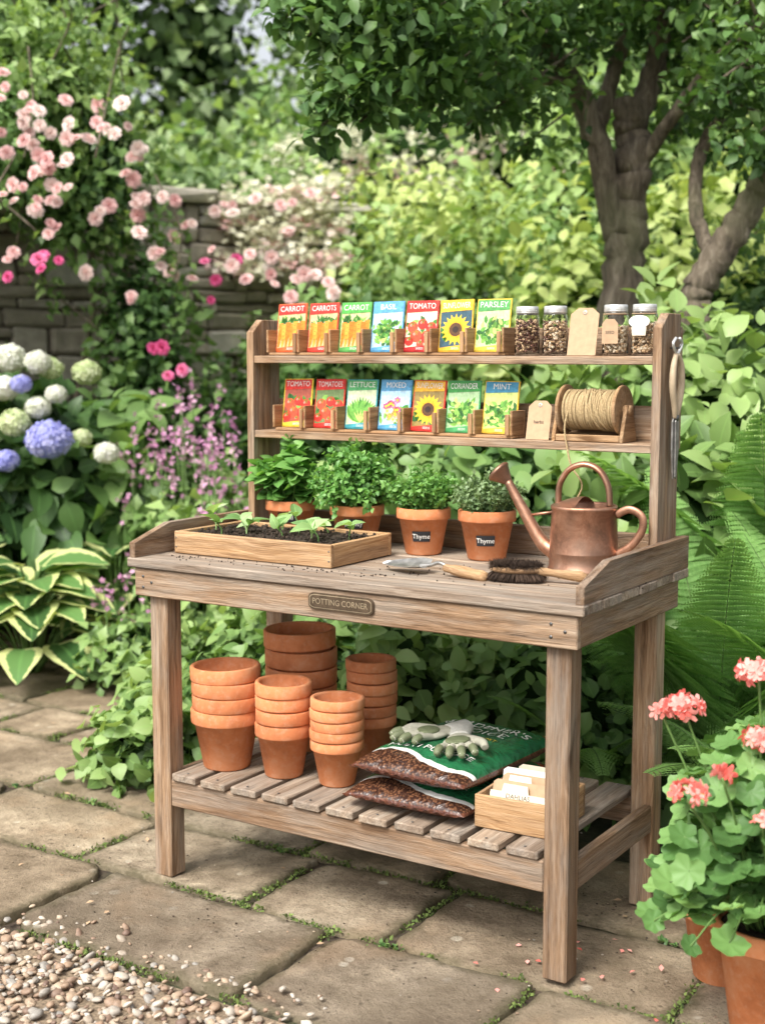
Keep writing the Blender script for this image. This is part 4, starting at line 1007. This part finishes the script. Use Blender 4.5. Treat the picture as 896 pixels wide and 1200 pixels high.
roses(cr_,[(45,307,6.9,.05,4),(10,325,6.9,.02,1),(248,312,7.7,.03,2),(247,352,7.7,.01,1),(205,433,7.2,.03,2),(178,408,7.3,.03,2),(277,305,7.5,.02,1)],PHOT)
cr_.build('climbing_rose')
# pink perennials
pk=MB()
for px,py,Y,n in((230,530,6.6,90),(265,560,6.4,66),(205,515,6.8,46),(150,735,6.0,46),(175,690,5.9,30),(285,585,6.2,40),(190,560,6.7,40),(240,490,6.9,30)):
    c=PX(px,py,Y)
    for i in range(n//6+1):
        q=c+rng.normal(size=3)*[.12,.1,.09]; tube(pk,[(q[0],q[1],max(0,q[2]-.45)),(q[0]+.01,q[1],q[2]-.2),tuple(q)],.0025,STEM,4)
        m_=10; leaves(pk,FL5,q+rng.normal(size=(m_,3))*[.017,.015,.045],rdir(m_),rdir(m_)+[0,-.6,.3],.014,PMAG)
for c,r,n,s_ in(((-1.0,6.9,.45),(.4,.35,.5),1500,.08),((-.75,6.3,.35),(.35,.3,.4),1300,.08),((-1.05,5.95,.12),(.28,.3,.2),900,.06),((-.7,5.3,.15),(.3,.3,.22),900,.07)):
    core(pk,c,r,CORE,.6); blob_leaves(pk,c,r,n,s_,LO,LL,.5,None)
pk.build('pink_perennials')
def plantmass(name,lst,mats,tm=HI,size=.09,dens=1.0,cull=None,cr_k=.7,lump=.28):
    mb=MB()
    for i,(c,r,*ex) in enumerate(lst):
        r=np.array(r if not np.isscalar(r) else (r,r,r),float); core(mb,c,r,CORE,cr_k); A=4*pi*((r[0]*r[1])**1.6/3+(r[0]*r[2])**1.6/3+(r[1]*r[2])**1.6/3)**(1/1.6)
        s_=ex[1] if len(ex)>1 else size; n=int(2.6*dens*A/(.36*s_*s_)); n=min(n,9000)
        blob_leaves(mb,c,r,n,s_,tm,ex[0] if ex else mats[i%len(mats)],.55,cull,lump=lump)
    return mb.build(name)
L=lambda x,y,z:W(x,y,z)
plantmass('leafy_ground_plants',[(L(-.62,.62,.10),(.20,.20,.19)),(L(-.40,.85,.12),(.22,.2,.24)),(L(-.78,.9,.1),(.2,.2,.16)),(L(-.15,.95,.2),(.28,.22,.32)),(L(-.5,1.5,.25),(.4,.4,.35))],[LL,LM],ROUND,.052,lump=.5)
plantmass('border_plants',[(L(.15,1.15,.28),(.36,.28,.38),LL,.075),(L(.62,1.2,.24),(.34,.27,.36),LM,.065),(L(1.0,1.45,.22),(.33,.25,.30),LD,.07),(L(-.2,1.9,.5),(.5,.4,.5),LL,.09)],[LM],HI,.09,lump=.5)
plantmass('border_shrub',[(L(.1,1.9,.75),(.5,.4,.5),LM),(L(.75,1.8,.65),(.5,.4,.52),LL,.12),(L(.6,2.5,1.0),(.6,.5,.55),LL),(L(1.35,3.1,.7),(.6,.5,.5),LD)],[LM,LD],HI,.09,lump=.5)
plantmass('laurel_shrub',[((-.1,8.0,.85),(.6,.6,.95),LM),((.5,8.2,.9),(.8,.6,1.2),LL),((.45,9.3,1.5),(.85,.7,1.0),LY),((-.4,10.6,1.6),(1.0,.7,1.2),LL),((1.2,8.2,1.0),(.7,.6,1.0),LM)],[LM],LO,.08,1,.5,lump=.5)
plantmass('golden_shrub',[((1.05,7.6,1.3),(.45,.4,.7),LY),((2.0,8.3,1.6),(.8,.6,.9),LY),((2.9,8.0,1.5),(.7,.6,1.2),LY),((1.6,9.5,1.9),(.8,.7,1.1),LL)],[LY],MI,.10,1,.5,lump=.5)
plantmass('evergreen_shrub',[((1.9,6.8,.8),(.6,.5,.75),LD),((2.5,6.6,1.0),(.6,.5,.6),LM),((2.1,7.2,1.2),(.5,.5,.6),LD),((2.0,5.9,.45),(.5,.4,.45),LD)],[LD],MI,.075,1,.5,lump=.5)
el=MB()
for c,r,mt in(((.6,11.5,2.6),(1.5,1,1.6),LL),((2.6,11.5,2.8),(1.7,1,1.7),LL),((-1.2,12.0,2.0),(1.4,1,1.3),LV),((-3.2,12.5,2.2),(1.8,1,1.5),LL),((4.3,10.5,2.6),(1.5,1,1.9),LM)):
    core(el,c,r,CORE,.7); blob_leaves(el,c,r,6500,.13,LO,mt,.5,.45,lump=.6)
for i in range(200):
    px,py=(random.uniform(320,720),random.uniform(150,330)) if i<140 else (random.uniform(260,400),random.uniform(215,330))
    c=PX(px,py,10.4+random.random()*.6 if i<140 else 9.1); n=26; sp=rng.normal(size=(n,3))*[.08,.05,.03]
    leaves(el,FL5,c+sp,rdir(n),rdir(n)*.4+[0,-.5,1],.026,PCRM if random.random()<.8 else PPINK)
el.build('flowering_elder')
# ---------------- trees
def tree_stem(mb,pts,r0,r1,mat=BARK):
    P=curve(pts,10); n=len(P); P=np.array(P); P[1:-1]+=rng.normal(size=(n-2,3))*r1*.12
    tube(mb,P,[max(.004,(r0+(r1-r0)*i/(n-1))*(1+.12*noise.noise(Vector((i*.4,r0*50,0))))) for i in range(n)],mat,14,None); return P
def twigs(mb,P,r,n,lenr,tips,upb=.3,lo=.35):
    for k in range(n):
        i=random.randint(int(len(P)*lo),len(P)-1); p=np.array(P[i]); d=nrm(rng.normal(size=3)*[1,1,.5]+[0,0,upb]); L=random.uniform(*lenr)
        q=[p,p+d*L*.5+rng.normal(size=3)*.06,p+d*L+np.array([0,0,-.12*L])]; C=curve(q,5); tube(mb,C,list(np.linspace(r,r*.3,len(C))),BARK,6)
        tips.append(np.array(C))
        for z in range(2):
            i2=random.randint(4,len(C)-1); p2=np.array(C[i2]); d2=nrm(d+rng.normal(size=3)*.8); C2=curve([p2,p2+d2*L*.25,p2+d2*L*.5+[0,0,-.05]],4); tube(mb,C2,list(np.linspace(r*.5,r*.2,len(C2))),BARK,5); tips.append(np.array(C2))
tm=MB(); tips=[]; Y0=6.3
def Q(px,py,Y): return tuple(PX(px,py,Y))
base=PX(732,345,Y0)
main=tree_stem(tm,[(base[0]-.05,Y0+.05,-.05),(base[0],Y0,.8),Q(730,345,Y0),Q(735,250,Y0),Q(742,180,Y0),Q(735,120,Y0)],.115,.07)
bl=tree_stem(tm,[Q(722,280,Y0),Q(700,170,Y0-.05),Q(672,100,Y0-.1),Q(640,60,Y0-.2),Q(590,5,Y0-.3),Q(520,-60,Y0-.4)],.062,.028)
bl2=tree_stem(tm,[Q(700,150,Y0),Q(720,80,Y0),Q(735,20,Y0),Q(740,-80,Y0)],.04,.025)
br_=tree_stem(tm,[Q(740,150,Y0),Q(765,90,Y0+.05),Q(775,30,Y0),Q(800,-60,Y0)],.06,.035)
b3=tree_stem(tm,[Q(745,200,Y0),Q(800,120,Y0-.2),Q(850,60,Y0-.4),Q(920,10,Y0-.6)],.035,.018)
s2=tree_stem(tm,[(1.75,6.0,-.05),(1.60,6.0,.9),Q(812,385,6.0),Q(828,320,6.0),Q(870,255,5.95),Q(905,190,5.9),Q(930,80,5.8)],.085,.055)
s3=tree_stem(tm,[Q(838,310,6.0),Q(815,250,6.1),Q(820,180,6.2),Q(855,110,6.2),Q(880,0,6.2)],.035,.025)
bh=tree_stem(tm,[Q(672,100,Y0-.1),Q(600,80,5.9),Q(520,40,5.5),Q(440,0,5.2)],.03,.012)
for P_,n,lo in((bl,9,.5),(bl2,6,.4),(br_,7,.4),(b3,7,.4),(s2,4,.8),(s3,4,.6),(bh,10,.3)): twigs(tm,P_,.010,n,(.3,.6),tips,lo=lo)
for px,py,Y,r,k in((400,20,5.0,.18,320),(440,75,5.0,.18,330),(390,110,5.0,.10,120),(378,152,5.0,.07,60),(490,30,5.1,.22,420),(505,100,5.2,.15,230),(545,60,5.4,.22,400),(560,0,5.5,.26,480),(480,-30,5.0,.26,400),(360,5,5.0,.12,130),(610,110,5.7,.15,180),(640,20,5.9,.23,320),(600,-30,5.6,.28,420),(690,20,6.1,.22,280),(760,15,6.4,.26,330),(700,-50,6,.32,400),(800,50,6.5,.2,230),(850,20,6.0,.26,360),(860,95,5.9,.2,230),(885,165,5.7,.15,150),(820,-50,6,.32,400),(900,60,5.6,.26,330),(870,290,6.9,.2,150),(560,140,5.7,.07,45),(435,135,5.1,.06,45),(620,170,6.2,.07,45),(790,140,6.6,.10,80)):
    c=PX(px,py,Y)
    p0=c+np.array([.25,.2,.22]); C=curve([p0,c+[.05,.03,.06],c-np.array([r*.7,0,r*.4])],5); tube(tm,C,.006,BARK,5)
    n=k; q=rdir(n)*(rng.random((n,1))**.45); pos=c+q*[r*1.45,r,r*.9]
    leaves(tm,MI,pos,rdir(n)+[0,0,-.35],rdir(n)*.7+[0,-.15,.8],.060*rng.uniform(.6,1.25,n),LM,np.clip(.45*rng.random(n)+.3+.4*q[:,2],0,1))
for C in tips:
    n=22; i=rng.integers(2,len(C),n); leaves(tm,MI,C[i]+rng.normal(size=(n,3))*.06,rdir(n)+[0,0,-.3],rdir(n)*.6+[0,0,1],.058*rng.uniform(.6,1.3,n),LM)
for k in range(5):
    c=np.array([random.uniform(1.4,3.2),random.uniform(5.6,7.5),random.uniform(3.9,4.8)]); q=rdir(300)*(rng.random((300,1))**.4); leaves(tm,LO,c+q*[.6,.6,.45],rdir(300),rdir(300)+[0,0,1],.085,LM)
tm.build('garden_tree')
def bigtree(name,X,Y,zc,r,n,ls,mt,lumps=9,seed=1):
    random.seed(seed); mb=MB(); tree_stem(mb,[(X,Y,-.1),(X+.1,Y,zc*.4),(X-.1,Y,zc*.8),(X,Y,zc+r*.5)],r*.11,r*.03)
    for k in range(lumps):
        q=rdir(1)[0]*[r*.75,r*.5,r*.65]; c=np.array([X,Y,zc])+q; rr=r*random.uniform(.38,.56)
        tree_stem(mb,[(X,Y,zc*.7),tuple((np.array([X,Y,zc*.8])+c)/2),tuple(c)],r*.04,r*.01)
        core(mb,c,rr,CORE,.35); blob_leaves(mb,c,rr,n//lumps,ls,LO,mt[k%len(mt)],.4,.6,lump=.6)
    mb.build(name)
bigtree('distant_tree',-4.2,17,5.3,2.6,18000,.19,[LV,LL,LM],14,3)
bigtree('distant_tree',-6.6,15,4.8,2.5,9000,.19,[LV],9,4)
bigtree('distant_tree',1.6,20,4.9,2.4,13000,.2,[LV,LL],11,5)
bigtree('distant_tree',4.6,17,5.0,2.7,12000,.2,[LV,LM],10,6)
bigtree('distant_tree',7.6,16,4.6,2.6,7000,.2,[LM],9,7)
bigtree('distant_tree',-1.7,25,4.2,2.5,10000,.24,[LV],11,8)
hd=[]
random.seed(12)
for i in range(15): hd.append(((-9+i*1.35,14.5+random.uniform(-.8,.8),1.4),(1.2,.9,random.uniform(1.6,2.3)),random.choice([LM,LV,LL])))
plantmass('distant_hedge',hd,[LM],LO,.19,1,.5,.7,.4)
# ---------------- camera, light
cd=bpy.data.cameras.new('Camera');cam=bpy.data.objects.new('Camera',cd);scene.collection.objects.link(cam);scene.camera=cam
cam.location=(0,0,1.46);cam.rotation_euler=(R(90-6.6),0,0);cd.sensor_fit='VERTICAL';cd.sensor_height=36;cd.lens=48;cd.clip_end=600
cd.dof.use_dof=True;cd.dof.focus_distance=3.5;cd.dof.aperture_fstop=2.8
sd=Vector((-.5,-.62,1.0)).normalized()
sl=bpy.data.lights.new('Sun','SUN');sl.energy=4.1;sl.angle=R(20);sl.color=(1,.96,.895);so=bpy.data.objects.new('Sun',sl);scene.collection.objects.link(so);so.rotation_euler=sd.to_track_quat('Z','Y').to_euler()
w=bpy.data.worlds.new('World');scene.world=w;w.use_nodes=True;nt=w.node_tree;bg=nt.nodes['Background']
sky=nd(nt,'ShaderNodeTexSky',sky_type='NISHITA',sun_disc=False,sun_elevation=math.asin(sd.z),sun_rotation=math.atan2(sd.x,sd.y),dust_density=5.0,air_density=1.0)
hs=nd(nt,'ShaderNodeHueSaturation',{'Saturation':.25,'Value':1.75,'Color':sky.outputs[0]})
nt.links.new(hs.outputs[0],bg.inputs[0]);bg.inputs[1].default_value=.15
scene.view_settings.view_transform='Standard';scene.view_settings.look='None';scene.view_settings.exposure=0
